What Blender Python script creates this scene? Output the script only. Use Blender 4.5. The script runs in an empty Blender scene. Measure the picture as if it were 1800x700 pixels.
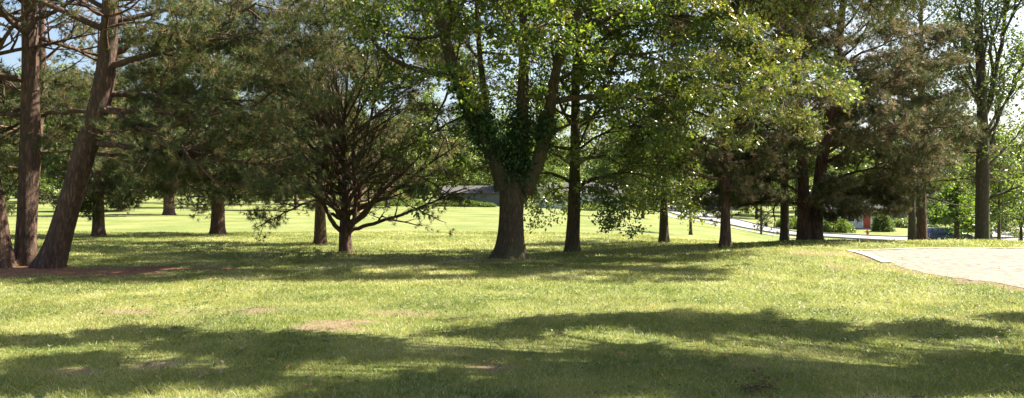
import bpy, math, random
import numpy as np
from mathutils import Vector

SC = bpy.context.scene
COL = SC.collection
R = math.radians
F = 1413.0            # focal length in pixels of the 1800 px wide photograph
HZ = 355.0            # horizon row
EYE = 1.6
SUN_AZ, SUN_EL = R(66), R(49)

# ---------------------------------------------------------------- camera, light, exposure
cam_d = bpy.data.cameras.new('camera'); cam = bpy.data.objects.new('camera', cam_d); COL.objects.link(cam)
cam_d.sensor_width = 36; cam_d.lens = 36 * F / 1800; cam_d.clip_end = 3000; cam_d.clip_start = 0.05
cam.location = (0, 0, EYE); cam.rotation_euler = (math.pi / 2 + math.atan((HZ - 350) / F), 0, 0)
SC.camera = cam
w = bpy.data.worlds.new('World'); SC.world = w; w.use_nodes = True
nt = w.node_tree
sky = nt.nodes.new('ShaderNodeTexSky'); sky.sky_type = 'NISHITA'; sky.sun_disc = False
sky.sun_elevation = SUN_EL; sky.sun_rotation = SUN_AZ
sky.air_density = 1.0; sky.dust_density = 3.0; sky.ozone_density = 1.0
bg = nt.nodes['Background']; nt.links.new(sky.outputs[0], bg.inputs[0]); bg.inputs[1].default_value = 0.056
sl = bpy.data.lights.new('sun', 'SUN'); sl.energy = 4.6; sl.angle = R(0.53); sl.color = (1.0, 0.93, 0.8)
sun = bpy.data.objects.new('sun', sl); COL.objects.link(sun)
SUNV = Vector((math.sin(SUN_AZ) * math.cos(SUN_EL), math.cos(SUN_AZ) * math.cos(SUN_EL), math.sin(SUN_EL)))
sun.rotation_euler = SUNV.to_track_quat('Z', 'Y').to_euler(); sun.location = (30, 10, 40)
SC.view_settings.view_transform = 'Standard'; SC.view_settings.look = 'None'
SC.view_settings.exposure = 2.12; SC.view_settings.gamma = 1
try:
    SC.cycles.max_bounces = 7; SC.cycles.diffuse_bounces = 4; SC.cycles.glossy_bounces = 2
    SC.cycles.transmission_bounces = 5; SC.cycles.transparent_max_bounces = 4
    SC.cycles.sample_clamp_indirect = 6
except Exception:
    pass

# ---------------------------------------------------------------- terrain function
US = np.array([-1.2, -.637, -.318, 0, .14, .212, .354, .495, .637, 1.3])
YS = np.array([0, 12, 17, 21, 26, 34, 50, 80, 95, 130, 200, 400, 2500.])
ZT = np.array([
    [0, 0, 0, 0, 0, .02, .1, .6, .9, 1.9, 3.4, 8, 30],
    [0, 0, 0, 0, 0, .02, .1, .6, .9, 1.9, 3.4, 8, 30],
    [0, 0, 0, 0, 0, .02, .06, .4, .6, 1.2, 2.6, 7, 30],
    [0, 0, 0, 0, 0, 0, .0, .10, .25, .7, 2.0, 6, 30],
    [0, 0, 0, 0, .02, -.02, -.15, -.2, -.2, 0, 1.2, 5, 30],
    [0, 0, .02, .04, .08, -.10, -.45, -.8, -.9, -.8, .6, 5, 30],
    [0, .0, .10, .22, .30, -.3, -1.3, -2.3, -2.2, -1.5, .4, 5, 30],
    [0, .0, .12, .26, .30, -.5, -1.7, -2.65, -2.35, -1.6, .4, 5, 30],
    [0, .05, .20, .28, .30, -.5, -1.7, -2.65, -2.35, -1.6, .4, 5, 30],
    [0, .10, .25, .28, .30, -.5, -1.7, -2.65, -2.35, -1.6, .4, 5, 30]])

def _w(a, grid):
    i = np.clip(np.searchsorted(grid, a) - 1, 0, len(grid) - 2)
    t = np.clip((a - grid[i]) / (grid[i + 1] - grid[i]), 0, 1)
    return i, t

def gh(x, y):
    x = np.asarray(x, float); y = np.asarray(y, float)
    yy = np.maximum(y, 0.01)
    u = np.clip(x / np.maximum(yy, 6.0), -1.2, 1.3)
    i, s = _w(u, US); j, t = _w(yy, YS)
    t = t * t * (3 - 2 * t) * .6 + t * .4
    s = s * s * (3 - 2 * s) * .5 + s * .5
    z = (ZT[i, j] * (1 - s) * (1 - t) + ZT[i + 1, j] * s * (1 - t) + ZT[i, j + 1] * (1 - s) * t + ZT[i + 1, j + 1] * s * t)
    bump = .025 * np.sin(x * .9 + 1.3 * np.sin(y * .35)) * np.sin(y * .7 + .6 * x) + .05 * np.sin(x * .23 + 2) * np.sin(y * .19)
    return z + bump * np.clip(yy / 6 - .5, 0, 1)

def U(px): return (px - 900) / F

def root(px, py, y0=5., y1=260.):
    """the depth at which the ground under column px shows at row py"""
    ys = np.linspace(y0, y1, 6000); u = U(px)
    row = HZ + (EYE - gh(u * ys, ys)) * F / ys
    k = np.where(row <= py)[0]
    return float(ys[k[0]]) if len(k) else y1

def at(px, d): 
    x = U(px) * d
    return np.array([x, d, float(gh(x, d))])

def P3(px, py, d): return np.array([U(px) * d, d, EYE + (HZ - py) / F * d])

# ---------------------------------------------------------------- noise in numpy
def vnoise(x, y, seed=0):
    xi = np.floor(x).astype(np.int64); yi = np.floor(y).astype(np.int64)
    fx = x - xi; fy = y - yi
    fx = fx * fx * (3 - 2 * fx); fy = fy * fy * (3 - 2 * fy)
    def h(a, b):
        n = (a * 374761393 + b * 668265263 + seed * 1442695041) & 0x7fffffff
        n = ((n ^ (n >> 13)) * 1274126177) & 0x7fffffff
        return ((n ^ (n >> 16)) & 0xffff) / 65535.
    return (h(xi, yi) * (1 - fx) + h(xi + 1, yi) * fx) * (1 - fy) + (h(xi, yi + 1) * (1 - fx) + h(xi + 1, yi + 1) * fx) * fy

def fbm(x, y, seed=0, o=4):
    s = 0; a = .5
    for k in range(o):
        s = s + a * vnoise(x * 2 ** k, y * 2 ** k, seed + k * 7); a *= .5
    return s / (1 - .5 ** o)

# ---------------------------------------------------------------- mesh helpers
def mk_mesh(name, verts, faces, mat=None, smooth=False, tint=None, attrs=None):
    verts = np.asarray(verts, np.float32).reshape(-1, 3); faces = np.asarray(faces, np.int32)
    me = bpy.data.meshes.new(name)
    n, k = faces.shape
    me.vertices.add(len(verts)); me.vertices.foreach_set('co', verts.ravel())
    me.loops.add(n * k); me.loops.foreach_set('vertex_index', faces.ravel())
    me.polygons.add(n); me.polygons.foreach_set('loop_start', np.arange(0, n * k, k, dtype=np.int32))
    me.polygons.foreach_set('loop_total', np.full(n, k, np.int32))
    if smooth: me.polygons.foreach_set('use_smooth', np.ones(n, bool))
    me.update(calc_edges=True)
    d = dict(attrs or {})
    if tint is not None: d['tint'] = tint
    for a, v in d.items():
        at_ = me.attributes.new(a, 'FLOAT', 'POINT'); at_.data.foreach_set('value', np.asarray(v, np.float32))
    if mat: me.materials.append(mat)
    return me

def link(name, me, parent=None, loc=None):
    o = bpy.data.objects.new(name, me); COL.objects.link(o)
    if loc is not None: o.location = loc
    if parent is not None: o.parent = parent
    return o

def tag(o, label=None, cat=None, group=None, kind=None):
    if label: o['label'] = label
    if cat: o['category'] = cat
    if group: o['group'] = group
    if kind: o['kind'] = kind
    return o

def empty(name, loc, rz=0):
    o = bpy.data.objects.new(name, None); COL.objects.link(o); o.location = loc; o.rotation_euler = (0, 0, rz)
    o.empty_display_size = .3
    return o

def copy_tree(o, parent=None):
    c = o.copy(); COL.objects.link(c); c.parent = parent
    for ch in [x for x in ALLKIDS(o)]: copy_tree(ch, c)
    return c

def ALLKIDS(o): return [x for x in bpy.data.objects if x.parent == o]

class MB:
    """collects boxes, prisms, cylinders; builds one mesh"""
    def __init__(s): s.v = []; s.f = []
    def add(s, vs, fs):
        n = len(s.v); s.v += [tuple(map(float, v)) for v in vs]; s.f += [tuple(i + n for i in f) for f in fs]; return s
    def box(s, x0, x1, y0, y1, z0, z1):
        return s.add([(x0, y0, z0), (x1, y0, z0), (x1, y1, z0), (x0, y1, z0), (x0, y0, z1), (x1, y0, z1), (x1, y1, z1), (x0, y1, z1)],
                     [(3, 2, 1, 0), (4, 5, 6, 7), (0, 1, 5, 4), (1, 2, 6, 5), (2, 3, 7, 6), (3, 0, 4, 7)])
    def cyl(s, c, r, h, axis='z', n=16, r2=None):
        r2 = r if r2 is None else r2
        vs = []
        for k, (rr, hh) in enumerate(((r, 0), (r2, h))):
            for i in range(n):
                a = 2 * math.pi * i / n; p, q = rr * math.cos(a), rr * math.sin(a)
                vs.append({'z': (c[0] + p, c[1] + q, c[2] + hh), 'y': (c[0] + p, c[1] + hh, c[2] + q), 'x': (c[0] + hh, c[1] + p, c[2] + q)}[axis])
        fs = [(i, (i + 1) % n, n + (i + 1) % n, n + i) for i in range(n)] + [tuple(range(n))[::-1], tuple(range(n, 2 * n))]
        return s.add(vs, fs)
    def prism(s, prof, y0, y1, inset=None):
        """prof: (x, z) outline extruded along y; inset: list of dy per point for tapered cabins"""
        n = len(prof); inset = inset or [0] * n
        vs = [(x, y0 + inset[i], z) for i, (x, z) in enumerate(prof)] + [(x, y1 - inset[i], z) for i, (x, z) in enumerate(prof)]
        fs = [tuple(range(n)), tuple(range(2 * n - 1, n - 1, -1))] + [(i, n + i, n + (i + 1) % n, (i + 1) % n) for i in range(n)]
        return s.add(vs, fs)
    def build(s, name, mat, parent=None, bevel=0, smooth=False):
        me = bpy.data.meshes.new(name); me.from_pydata(s.v, [], s.f); me.materials.append(mat)
        import bmesh
        bm = bmesh.new(); bm.from_mesh(me); bmesh.ops.recalc_face_normals(bm, faces=bm.faces)
        if bevel: bmesh.ops.bevel(bm, geom=list(bm.edges), offset=bevel, segments=2, affect='EDGES', profile=.5, clamp_overlap=True)
        bm.to_mesh(me); bm.free()
        if smooth:
            for p in me.polygons: p.use_smooth = True
        return link(name, me, parent)

# ---------------------------------------------------------------- materials
def newmat(name):
    m = bpy.data.materials.new(name); m.use_nodes = True
    return m, m.node_tree, m.node_tree.nodes['Principled BSDF']

def nd(t, typ, **kw):
    n = t.nodes.new(typ)
    for k, v in kw.items(): setattr(n, k, v)
    return n

def ramp(t, stops, fac=None):
    r = nd(t, 'ShaderNodeValToRGB'); e = r.color_ramp.elements
    while len(e) < len(stops): e.new(.5)
    for el, (p, c) in zip(e, stops): el.position = p; el.color = (*c, 1)
    if fac is not None: t.links.new(fac, r.inputs[0])
    return r

def noise(t, scale, detail=4, vec=None, rough=.55):
    n = nd(t, 'ShaderNodeTexNoise'); n.inputs['Scale'].default_value = scale; n.inputs['Detail'].default_value = detail
    n.inputs['Roughness'].default_value = rough
    if vec is not None: t.links.new(vec, n.inputs['Vector'])
    return n

def leaf_mat(name, stops, transl=.45, rough=.45, spec=.35, tboost=(1.5, 1.6, .6)):
    m, t, p = newmat(name)
    a = nd(t, 'ShaderNodeAttribute', attribute_name='tint')
    r = ramp(t, stops, a.outputs['Fac'])
    t.links.new(r.outputs[0], p.inputs['Base Color']); p.inputs['Roughness'].default_value = rough
    p.inputs['Specular IOR Level'].default_value = spec
    tr = nd(t, 'ShaderNodeBsdfTranslucent')
    mul = nd(t, 'ShaderNodeVectorMath', operation='MULTIPLY'); t.links.new(r.outputs[0], mul.inputs[0]); mul.inputs[1].default_value = tboost
    t.links.new(mul.outputs[0], tr.inputs['Color'])
    mx = nd(t, 'ShaderNodeMixShader'); mx.inputs[0].default_value = transl
    t.links.new(p.outputs[0], mx.inputs[1]); t.links.new(tr.outputs[0], mx.inputs[2])
    t.links.new(mx.outputs[0], t.nodes['Material Output'].inputs['Surface'])
    return m

def bark_mat(name, dark, light, scale=1., moss=None):
    m, t, p = newmat(name)
    tc = nd(t, 'ShaderNodeTexCoord'); mp = nd(t, 'ShaderNodeMapping'); t.links.new(tc.outputs['Object'], mp.inputs[0])
    mp.inputs['Scale'].default_value = (9 * scale, 9 * scale, 1.8 * scale)
    n1 = noise(t, 2.2, 7, mp.outputs[0], .7)
    vo = nd(t, 'ShaderNodeTexVoronoi', feature='DISTANCE_TO_EDGE'); vo.inputs['Scale'].default_value = 2.0
    wv = nd(t, 'ShaderNodeVectorMath', operation='ADD'); t.links.new(mp.outputs[0], wv.inputs[0])
    sc = nd(t, 'ShaderNodeVectorMath', operation='SCALE'); t.links.new(n1.outputs['Color'], sc.inputs[0]); sc.inputs['Scale'].default_value = 1.2
    t.links.new(sc.outputs[0], wv.inputs[1]); t.links.new(wv.outputs[0], vo.inputs['Vector'])
    ma = nd(t, 'ShaderNodeMath', operation='MULTIPLY_ADD'); t.links.new(vo.outputs['Distance'], ma.inputs[0]); ma.inputs[1].default_value = 1.1
    t.links.new(n1.outputs['Fac'], ma.inputs[2]); 
    r = ramp(t, [(.35, dark), (.75, tuple((a + b) / 2 for a, b in zip(dark, light))), (1.0, light)], ma.outputs[0])
    colour = r.outputs[0]
    if moss:
        n2 = noise(t, .9, 3, tc.outputs['Object']); r2 = ramp(t, [(.48, (0, 0, 0)), (.62, (1, 1, 1))], n2.outputs['Fac'])
        mx = nd(t, 'ShaderNodeMix', data_type='RGBA'); t.links.new(r2.outputs[0], mx.inputs[0]); t.links.new(colour, mx.inputs[6]); mx.inputs[7].default_value = (*moss, 1)
        hf = nd(t, 'ShaderNodeMath', operation='MULTIPLY'); t.links.new(r2.outputs[0], hf.inputs[0]); hf.inputs[1].default_value = .5
        t.links.new(hf.outputs[0], mx.inputs[0]); colour = mx.outputs[2]
    t.links.new(colour, p.inputs['Base Color']); p.inputs['Roughness'].default_value = .9
    b = nd(t, 'ShaderNodeBump'); b.inputs['Strength'].default_value = .9; b.inputs['Distance'].default_value = .03
    t.links.new(ma.outputs[0], b.inputs['Height']); t.links.new(b.outputs[0], p.inputs['Normal'])
    return m

def flat_mat(name, col, rough=.7, metal=0, var=.15, scale=6, bump=0):
    m, t, p = newmat(name)
    tc = nd(t, 'ShaderNodeTexCoord'); n = noise(t, scale, 5, tc.outputs['Object'])
    r = ramp(t, [(.3, tuple(c * (1 - var) for c in col)), (.7, tuple(min(1, c * (1 + var)) for c in col))], n.outputs['Fac'])
    t.links.new(r.outputs[0], p.inputs['Base Color']); p.inputs['Roughness'].default_value = rough; p.inputs['Metallic'].default_value = metal
    if bump:
        b = nd(t, 'ShaderNodeBump'); b.inputs['Strength'].default_value = bump; b.inputs['Distance'].default_value = .02
        t.links.new(n.outputs['Fac'], b.inputs['Height']); t.links.new(b.outputs[0], p.inputs['Normal'])
    return m

def siding_mat(name, col, pitch=8):
    m, t, p = newmat(name)
    tc = nd(t, 'ShaderNodeTexCoord'); wv = nd(t, 'ShaderNodeTexWave', wave_type='BANDS', bands_direction='Z', wave_profile='SAW'); wv.inputs['Scale'].default_value = pitch * .16
    t.links.new(tc.outputs['Object'], wv.inputs[0]); n = noise(t, 1.2, 4, tc.outputs['Object'])
    r = ramp(t, [(.3, tuple(c * .86 for c in col)), (.7, col)], n.outputs['Fac']); t.links.new(r.outputs[0], p.inputs['Base Color'])
    b = nd(t, 'ShaderNodeBump'); b.inputs['Strength'].default_value = .5; b.inputs['Distance'].default_value = .03
    t.links.new(wv.outputs['Fac'], b.inputs['Height']); t.links.new(b.outputs[0], p.inputs['Normal']); p.inputs['Roughness'].default_value = .7
    return m

M = {}
M['oak_leaf'] = leaf_mat('oak_leaf', [(0, (.045, .075, .022)), (.45, (.08, .125, .03)), (.8, (.14, .18, .04)), (1, (.29, .30, .065))], .5, .32, .55)
M['bright_leaf'] = leaf_mat('bright_leaf', [(0, (.05, .08, .022)), (.5, (.10, .135, .034)), (.85, (.20, .21, .06)), (1, (.32, .27, .08))], .42, .33, .5, (1.4, 1.45, .6))
M['ivy_leaf'] = leaf_mat('ivy_leaf', [(0, (.025, .06, .022)), (.6, (.05, .11, .032)), (1, (.12, .18, .045))], .35, .28, .6)
M['grey_leaf'] = leaf_mat('grey_leaf', [(0, (.06, .09, .035)), (.6, (.12, .155, .055)), (1, (.20, .23, .07))], .5, .3, .6)
M['needle'] = leaf_mat('needle', [(0, (.045, .062, .027)), (.45, (.082, .108, .042)), (.72, (.13, .14, .055)), (.86, (.18, .145, .075)), (1, (.28, .20, .12))], .42, .5, .3, (1.3, 1.3, .8))
M['dead_needle'] = leaf_mat('dead_needle', [(0, (.05, .07, .026)), (.5, (.095, .115, .042)), (.72, (.17, .15, .08)), (1, (.34, .26, .17))], .3, .55, .3, (1.2, 1.1, .9))
M['far_leaf'] = leaf_mat('far_leaf', [(0, (.05, .08, .03)), (.6, (.10, .14, .045)), (1, (.18, .21, .06))], .45)
M['pine_bark'] = bark_mat('pine_bark', (.026, .016, .011), (.21, .115, .07), .7)
M['oak_bark'] = bark_mat('oak_bark', (.028, .019, .011), (.20, .135, .07), 1., (.085, .09, .035))
M['grey_bark'] = bark_mat('grey_bark', (.03, .024, .016), (.14, .105, .07), 1.2)

# ground: real colours only; bare soil, needle litter and worn straw follow mesh attributes
def ground_mat():
    m, t, p = newmat('grass_ground')
    tc = nd(t, 'ShaderNodeTexCoord')
    n1 = noise(t, .22, 5, tc.outputs['Object'], .6); n2 = noise(t, 2.5, 6, tc.outputs['Object'], .65); n3 = noise(t, 30, 4, tc.outputs['Object'], .7)
    mp = nd(t, 'ShaderNodeMapping'); t.links.new(tc.outputs['Object'], mp.inputs[0]); mp.inputs['Rotation'].default_value[2] = .35; mp.inputs['Scale'].default_value = (.05, .32, 1)
    n4 = noise(t, 1, 3, mp.outputs[0])
    a = nd(t, 'ShaderNodeMath', operation='MULTIPLY_ADD'); t.links.new(n2.outputs['Fac'], a.inputs[0]); a.inputs[1].default_value = .35; t.links.new(n1.outputs['Fac'], a.inputs[2])
    a2 = nd(t, 'ShaderNodeMath', operation='MULTIPLY_ADD'); t.links.new(n3.outputs['Fac'], a2.inputs[0]); a2.inputs[1].default_value = .35; t.links.new(a.outputs[0], a2.inputs[2])
    a3 = nd(t, 'ShaderNodeMath', operation='MULTIPLY_ADD'); t.links.new(n4.outputs['Fac'], a3.inputs[0]); a3.inputs[1].default_value = .3; t.links.new(a2.outputs[0], a3.inputs[2])
    r = ramp(t, [(.0, (.07, .10, .026)), (.35, (.12, .150, .042)), (.62, (.18, .19, .072)), (.85, (.28, .26, .13))])
    sc = nd(t, 'ShaderNodeMapRange'); t.links.new(a3.outputs[0], sc.inputs[0]); sc.inputs[1].default_value = .6; sc.inputs[2].default_value = 1.45; t.links.new(sc.outputs[0], r.inputs[0])
    def over(base, col, attr, lo=.35, hi=.6):
        at_ = nd(t, 'ShaderNodeAttribute', attribute_name=attr)
        ad = nd(t, 'ShaderNodeMath', operation='MULTIPLY_ADD'); t.links.new(n3.outputs['Fac'], ad.inputs[0]); ad.inputs[1].default_value = .5; 
        sb = nd(t, 'ShaderNodeMath', operation='ADD'); t.links.new(at_.outputs['Fac'], sb.inputs[0]); sb.inputs[1].default_value = -.25; t.links.new(sb.outputs[0], ad.inputs[2])
        mr = nd(t, 'ShaderNodeMapRange'); t.links.new(ad.outputs[0], mr.inputs[0]); mr.inputs[1].default_value = lo; mr.inputs[2].default_value = hi
        mx = nd(t, 'ShaderNodeMix', data_type='RGBA'); t.links.new(mr.outputs[0], mx.inputs[0]); t.links.new(base, mx.inputs[6]); t.links.new(col, mx.inputs[7])
        return mx.outputs[2]
    soil = ramp(t, [(.3, (.10, .07, .045)), (.7, (.26, .20, .12))], n3.outputs['Fac'])
    lit = ramp(t, [(.3, (.13, .055, .035)), (.7, (.36, .18, .11))], n3.outputs['Fac'])
    c = over(r.outputs[0], soil.outputs[0], 'bare'); c = over(c, lit.outputs[0], 'litter')
    t.links.new(c, p.inputs['Base Color']); p.inputs['Roughness'].default_value = 1; p.inputs['Specular IOR Level'].default_value = .1
    b = nd(t, 'ShaderNodeBump'); b.inputs['Strength'].default_value = .6; b.inputs['Distance'].default_value = .04
    t.links.new(n3.outputs['Fac'], b.inputs['Height']); t.links.new(b.outputs[0], p.inputs['Normal'])
    return m
M['ground'] = ground_mat()
M['grass'] = leaf_mat('grass_blade', [(0, (.075, .11, .022)), (.3, (.16, .19, .037)), (.6, (.27, .268, .072)), (.85, (.38, .36, .14)), (1, (.55, .49, .30))], .45, .45, .35, (1.25, 1.3, .9))
M['sand'] = flat_mat('sand', (.185, .146, .115), .95, 0, .5, 6.5, 1.)
M['border'] = flat_mat('border', (.34, .32, .29), .8, 0, .08, 5)
M['concrete'] = flat_mat('concrete', (.24, .23, .215), .9, 0, .10, 1.2)
M['asphalt'] = flat_mat('worn_concrete_road', (.22, .21, .20), .9, 0, .12, .8)
M['dry_leaf'] = leaf_mat('dry_leaf', [(0, (.10, .06, .035)), (.5, (.26, .16, .09)), (.8, (.40, .30, .20)), (1, (.55, .22, .06))], .2, .6, .2, (1, 1, 1))
M['white_paint'] = siding_mat('white_siding', (.6, .61, .63)); M['grey_paint'] = siding_mat('grey_siding', (.22, .24, .26)); M['dark_paint'] = siding_mat('dark_siding', (.13, .14, .15)); M['tan_paint'] = siding_mat('tan_siding', (.26, .24, .21))
M['roof'] = flat_mat('shingle_roof', (.055, .053, .05), .9, 0, .2, 8); M['trim'] = flat_mat('trim', (.75, .75, .73), .6, 0, .04)
M['red_door'] = flat_mat('red_paint', (.40, .06, .05), .5, 0, .05); M['window'] = flat_mat('window_glass', (.05, .06, .07), .08, 0, .2, 1)
M['car_blue'] = flat_mat('blue_car_paint', (.035, .052, .10), .22, .5, .03, 1); M['car_white'] = flat_mat('white_car_paint', (.75, .76, .78), .25, 0, .03, 1)
M['glass'] = flat_mat('car_glass', (.05, .07, .10), .05, 0, .05, 1); M['rubber'] = flat_mat('rubber', (.02, .02, .02), .8); M['chrome'] = flat_mat('metal', (.6, .6, .62), .3, .9, .05)
M['lamp_red'] = flat_mat('tail_lamp', (.45, .02, .02), .2); M['lamp_clear'] = flat_mat('head_lamp', (.75, .77, .8), .1)
M['hydrant'] = flat_mat('hydrant_red', (.42, .07, .05), .5, 0, .1, 4); M['wood'] = flat_mat('pole_wood', (.10, .075, .055), .9, 0, .2, 5)
M['cone'] = flat_mat('cone_orange', (.70, .24, .15), .6)

# ---------------------------------------------------------------- ground sheet
SANDPOLY = [(9.25, 21.7), (8.55, 17.6), (8.9, 14.2), (9.8, 12.0), (12, 9.6), (30, 9), (34, 23.4), (20, 22.9)]
def in_poly(x, y, poly):
    x = np.asarray(x); y = np.asarray(y); c = np.zeros(x.shape, bool); n = len(poly)
    for i in range(n):
        x0, y0 = poly[i]; x1, y1 = poly[(i + 1) % n]
        k = ((y0 > y) != (y1 > y)) & (x < (x1 - x0) * (y - y0) / ((y1 - y0) or 1e-9) + x0); c ^= k
    return c

def spots(x, y, lst):
    s = np.zeros(np.shape(x))
    for (px, py, rx, ry, st) in lst:
        if px is None: s = np.maximum(s, st * np.exp(-((x - py[0]) ** 2 + (y - py[1]) ** 2) / rx ** 2 - 1.2 * (fbm(x * 2.5, y * 2.5, 92) - .45))); continue
        d = root(px, py); cx, cy = U(px) * d, d
        q = ((x - cx) / rx) ** 2 + ((y - cy) / ry) ** 2 + 2.2 * (fbm(x * 2.2, y * 2.2, 91) - .45)
        s = np.maximum(s, np.minimum(st, 1) * np.exp(-np.maximum(q, 0)))
    return s
BARE = [(590, 572, .55, .7, 1.), (225, 548, 1.0, .35, .8), (330, 548, .9, .3, .7), (440, 546, 1., .4, .6), (760, 458, 1.9, .8, 1.), (830, 462, 1.5, .6, .8),
        (690, 550, .8, .4, .5), (860, 645, .35, .25, .6), (780, 620, .5, .3, .45), (1180, 505, 1.2, .5, .3), (1330, 640, .4, .3, .5), (1440, 445, 1.3, 1.2, .6), (1480, 470, 1., 1., .5),
        (280, 640, .5, .3, .5), (140, 655, .5, .2, .5), (1590, 650, .4, .2, .5), (340, 472, 1.5, .3, .9), (1000, 560, .9, .3, .4), (1700, 560, .8, .3, .4), (500, 610, .6, .25, .4)]
BARE += [(None, p, .5, 0, .75) for p in ((8.9, 20.6), (8.7, 19.4), (8.5, 18.2), (8.5, 17.2), (8.6, 16.2), (8.7, 15.2), (8.9, 14.2), (9.2, 13.2), (9.5, 12.4))]
LITTER = [(20, 478, 2.6, 1.6, 1.), (130, 478, 2.4, 1.3, 1.1), (230, 474, 2., .8, 1.), (330, 472, 1.6, .5, .8), (-150, 480, 3, 2, 1.)]
TRUNKS = [(897, 455, 1.0), (608, 444, .8), (1007, 442, .7), (563, 430, .6), (383, 412, .8), (1167, 428, .6), (1275, 434, .7), (173, 416, .7)]
def bare_at(x, y): return np.maximum(spots(x, y, BARE), spots(x, y, [(a, b_, c, c * .8, .8) for a, b_, c in TRUNKS])) + .35 * np.clip(fbm(x * .8, y * .8, 5) - .56, 0, 1) * 3
def litter_at(x, y): return spots(x, y, LITTER)

def ground():
    us = np.concatenate([np.linspace(-1.35, -.75, 30)[:-1], np.linspace(-.75, .75, 420), np.linspace(.75, 1.45, 30)[1:]])
    ys = np.concatenate([np.linspace(3, 8, 60)[:-1], np.geomspace(8, 60, 260)[:-1], np.geomspace(60, 2400, 90)])
    uu, yy = np.meshgrid(us, ys); xx = uu * yy
    nu, ny = len(us), len(ys)
    X = xx.ravel(); Y = yy.ravel()
    i = np.arange((ny - 1) * nu).reshape(ny - 1, nu)[:, :-1].ravel()
    f = np.stack([i, i + 1, i + 1 + nu, i + nu], 1)
    # flat rest of the park around and behind the camera, joined on the sheet's borders
    Z = gh(X, Y)
    V = np.stack([X, Y, Z], 1)
    n0 = len(V)
    row = np.arange(nu)                             # nearest row, y = 3
    back = np.stack([X[row] * 40, np.full(nu, -400.), np.zeros(nu)], 1)
    V = np.vstack([V, back]); fb = np.stack([n0 + row[:-1], n0 + row[1:], row[1:], row[:-1]], 1)
    side = []
    for c in (0, nu - 1):
        idx = np.arange(ny) * nu + c; n1 = len(V)
        out = V[idx].copy(); out[:, 0] = np.sign(out[0, 0]) * np.maximum(np.abs(out[:, 0]) * 1.0 + 3000, 3000); out[:, 1] = np.where(out[:, 1] < 4, 3, out[:, 1])
        V = np.vstack([V, out]); k = np.arange(ny - 1)
        q = np.stack([idx[k], idx[k + 1], n1 + k + 1, n1 + k], 1)
        side.append(q if c == 0 else q[:, ::-1])
    f = np.vstack([f, fb] + side)
    b = np.zeros(len(V)); l = np.zeros(len(V)); b[:n0] = bare_at(X, Y); l[:n0] = litter_at(X, Y)
    me = mk_mesh('ground', V, f, M['ground'], True, attrs={'bare': b, 'litter': l})
    tag(link('ground', me), 'sunlit park lawn rising gently towards far trees', 'ground', kind='structure')
ground()

def drape(name, pts, width, mat, dz, label, kerb=None):
    """a strip following the ground along a polyline"""
    pts = np.array(pts, float); seg = np.r_[0, np.cumsum(np.hypot(*np.diff(pts, axis=0).T))]
    s = np.linspace(0, seg[-1], int(seg[-1] / 1.2)); cx = np.interp(s, seg, pts[:, 0]); cy = np.interp(s, seg, pts[:, 1])
    for _ in range(12):
        cx[1:-1] = (cx[:-2] + cx[1:-1] * 2 + cx[2:]) / 4; cy[1:-1] = (cy[:-2] + cy[1:-1] * 2 + cy[2:]) / 4
    tx, ty = np.gradient(cx), np.gradient(cy); L = np.hypot(tx, ty); nx, ny = -ty / L, tx / L
    offs = np.linspace(-width / 2, width / 2, max(5, int(width / .8)))
    V = np.array([[(cx[i] + nx[i] * o, cy[i] + ny[i] * o) for o in offs] for i in range(len(s))]); X = V[..., 0]; Y = V[..., 1]
    Z = gh(X, Y) + dz; n = len(offs)
    i = np.arange((len(s) - 1) * n).reshape(len(s) - 1, n)[:, :-1].ravel()
    me = mk_mesh(name, np.stack([X, Y, Z], 2), np.stack([i, i + n, i + n + 1, i + 1], 1)[:, ::-1], mat, True)
    tag(link(name, me), label, name, kind='structure')
    if kerb:
        for sgn in (-1, 1):
            o0, o1 = sgn * width / 2, sgn * (width / 2 + .18)
            A = np.stack([cx + nx * o0, cy + ny * o0], 1); B = np.stack([cx + nx * o1, cy + ny * o1], 1)
            za = gh(A[:, 0], A[:, 1]) + dz; zb = gh(B[:, 0], B[:, 1]); ztop = np.maximum(za, zb) + .12
            rows = [np.c_[A, za - .1], np.c_[A, ztop], np.c_[B, ztop], np.c_[B, zb - .1]]
            V = np.stack(rows, 1).reshape(-1, 3); k = (np.arange(len(cx) - 1) * 4)[:, None] + np.arange(3)[None]; k = k.ravel()
            me = mk_mesh('kerb', V, np.stack([k, k + 4, k + 5, k + 1], 1), M['concrete'])
            tag(link('kerb', me), 'pale concrete kerb along the street', 'kerb', kind='structure')
ROAD = [(160, 97), (90, 88), (62, 86), (50, 86), (40, 87), (34.5, 91), (31, 100), (30.5, 114), (31.5, 135), (34, 165), (40, 200)]
drape('road', ROAD, 6.6, M['asphalt'], .05, 'pale sunlit street curving away beyond the park', True)
drape('sidewalk', [(160, 89), (90, 80), (62, 78.6), (48, 78.5), (37, 79.5), (29.5, 85), (25.4, 96), (24.6, 114), (26, 136), (29, 165)], 1.6, M['concrete'], .05, 'narrow pale sidewalk along the near side of the street')
drape('driveway', [(58, 90), (66, 104), (76, 120), (90, 140)], 9, M['concrete'], .06, 'wide pale side street leading away to the right')

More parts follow.
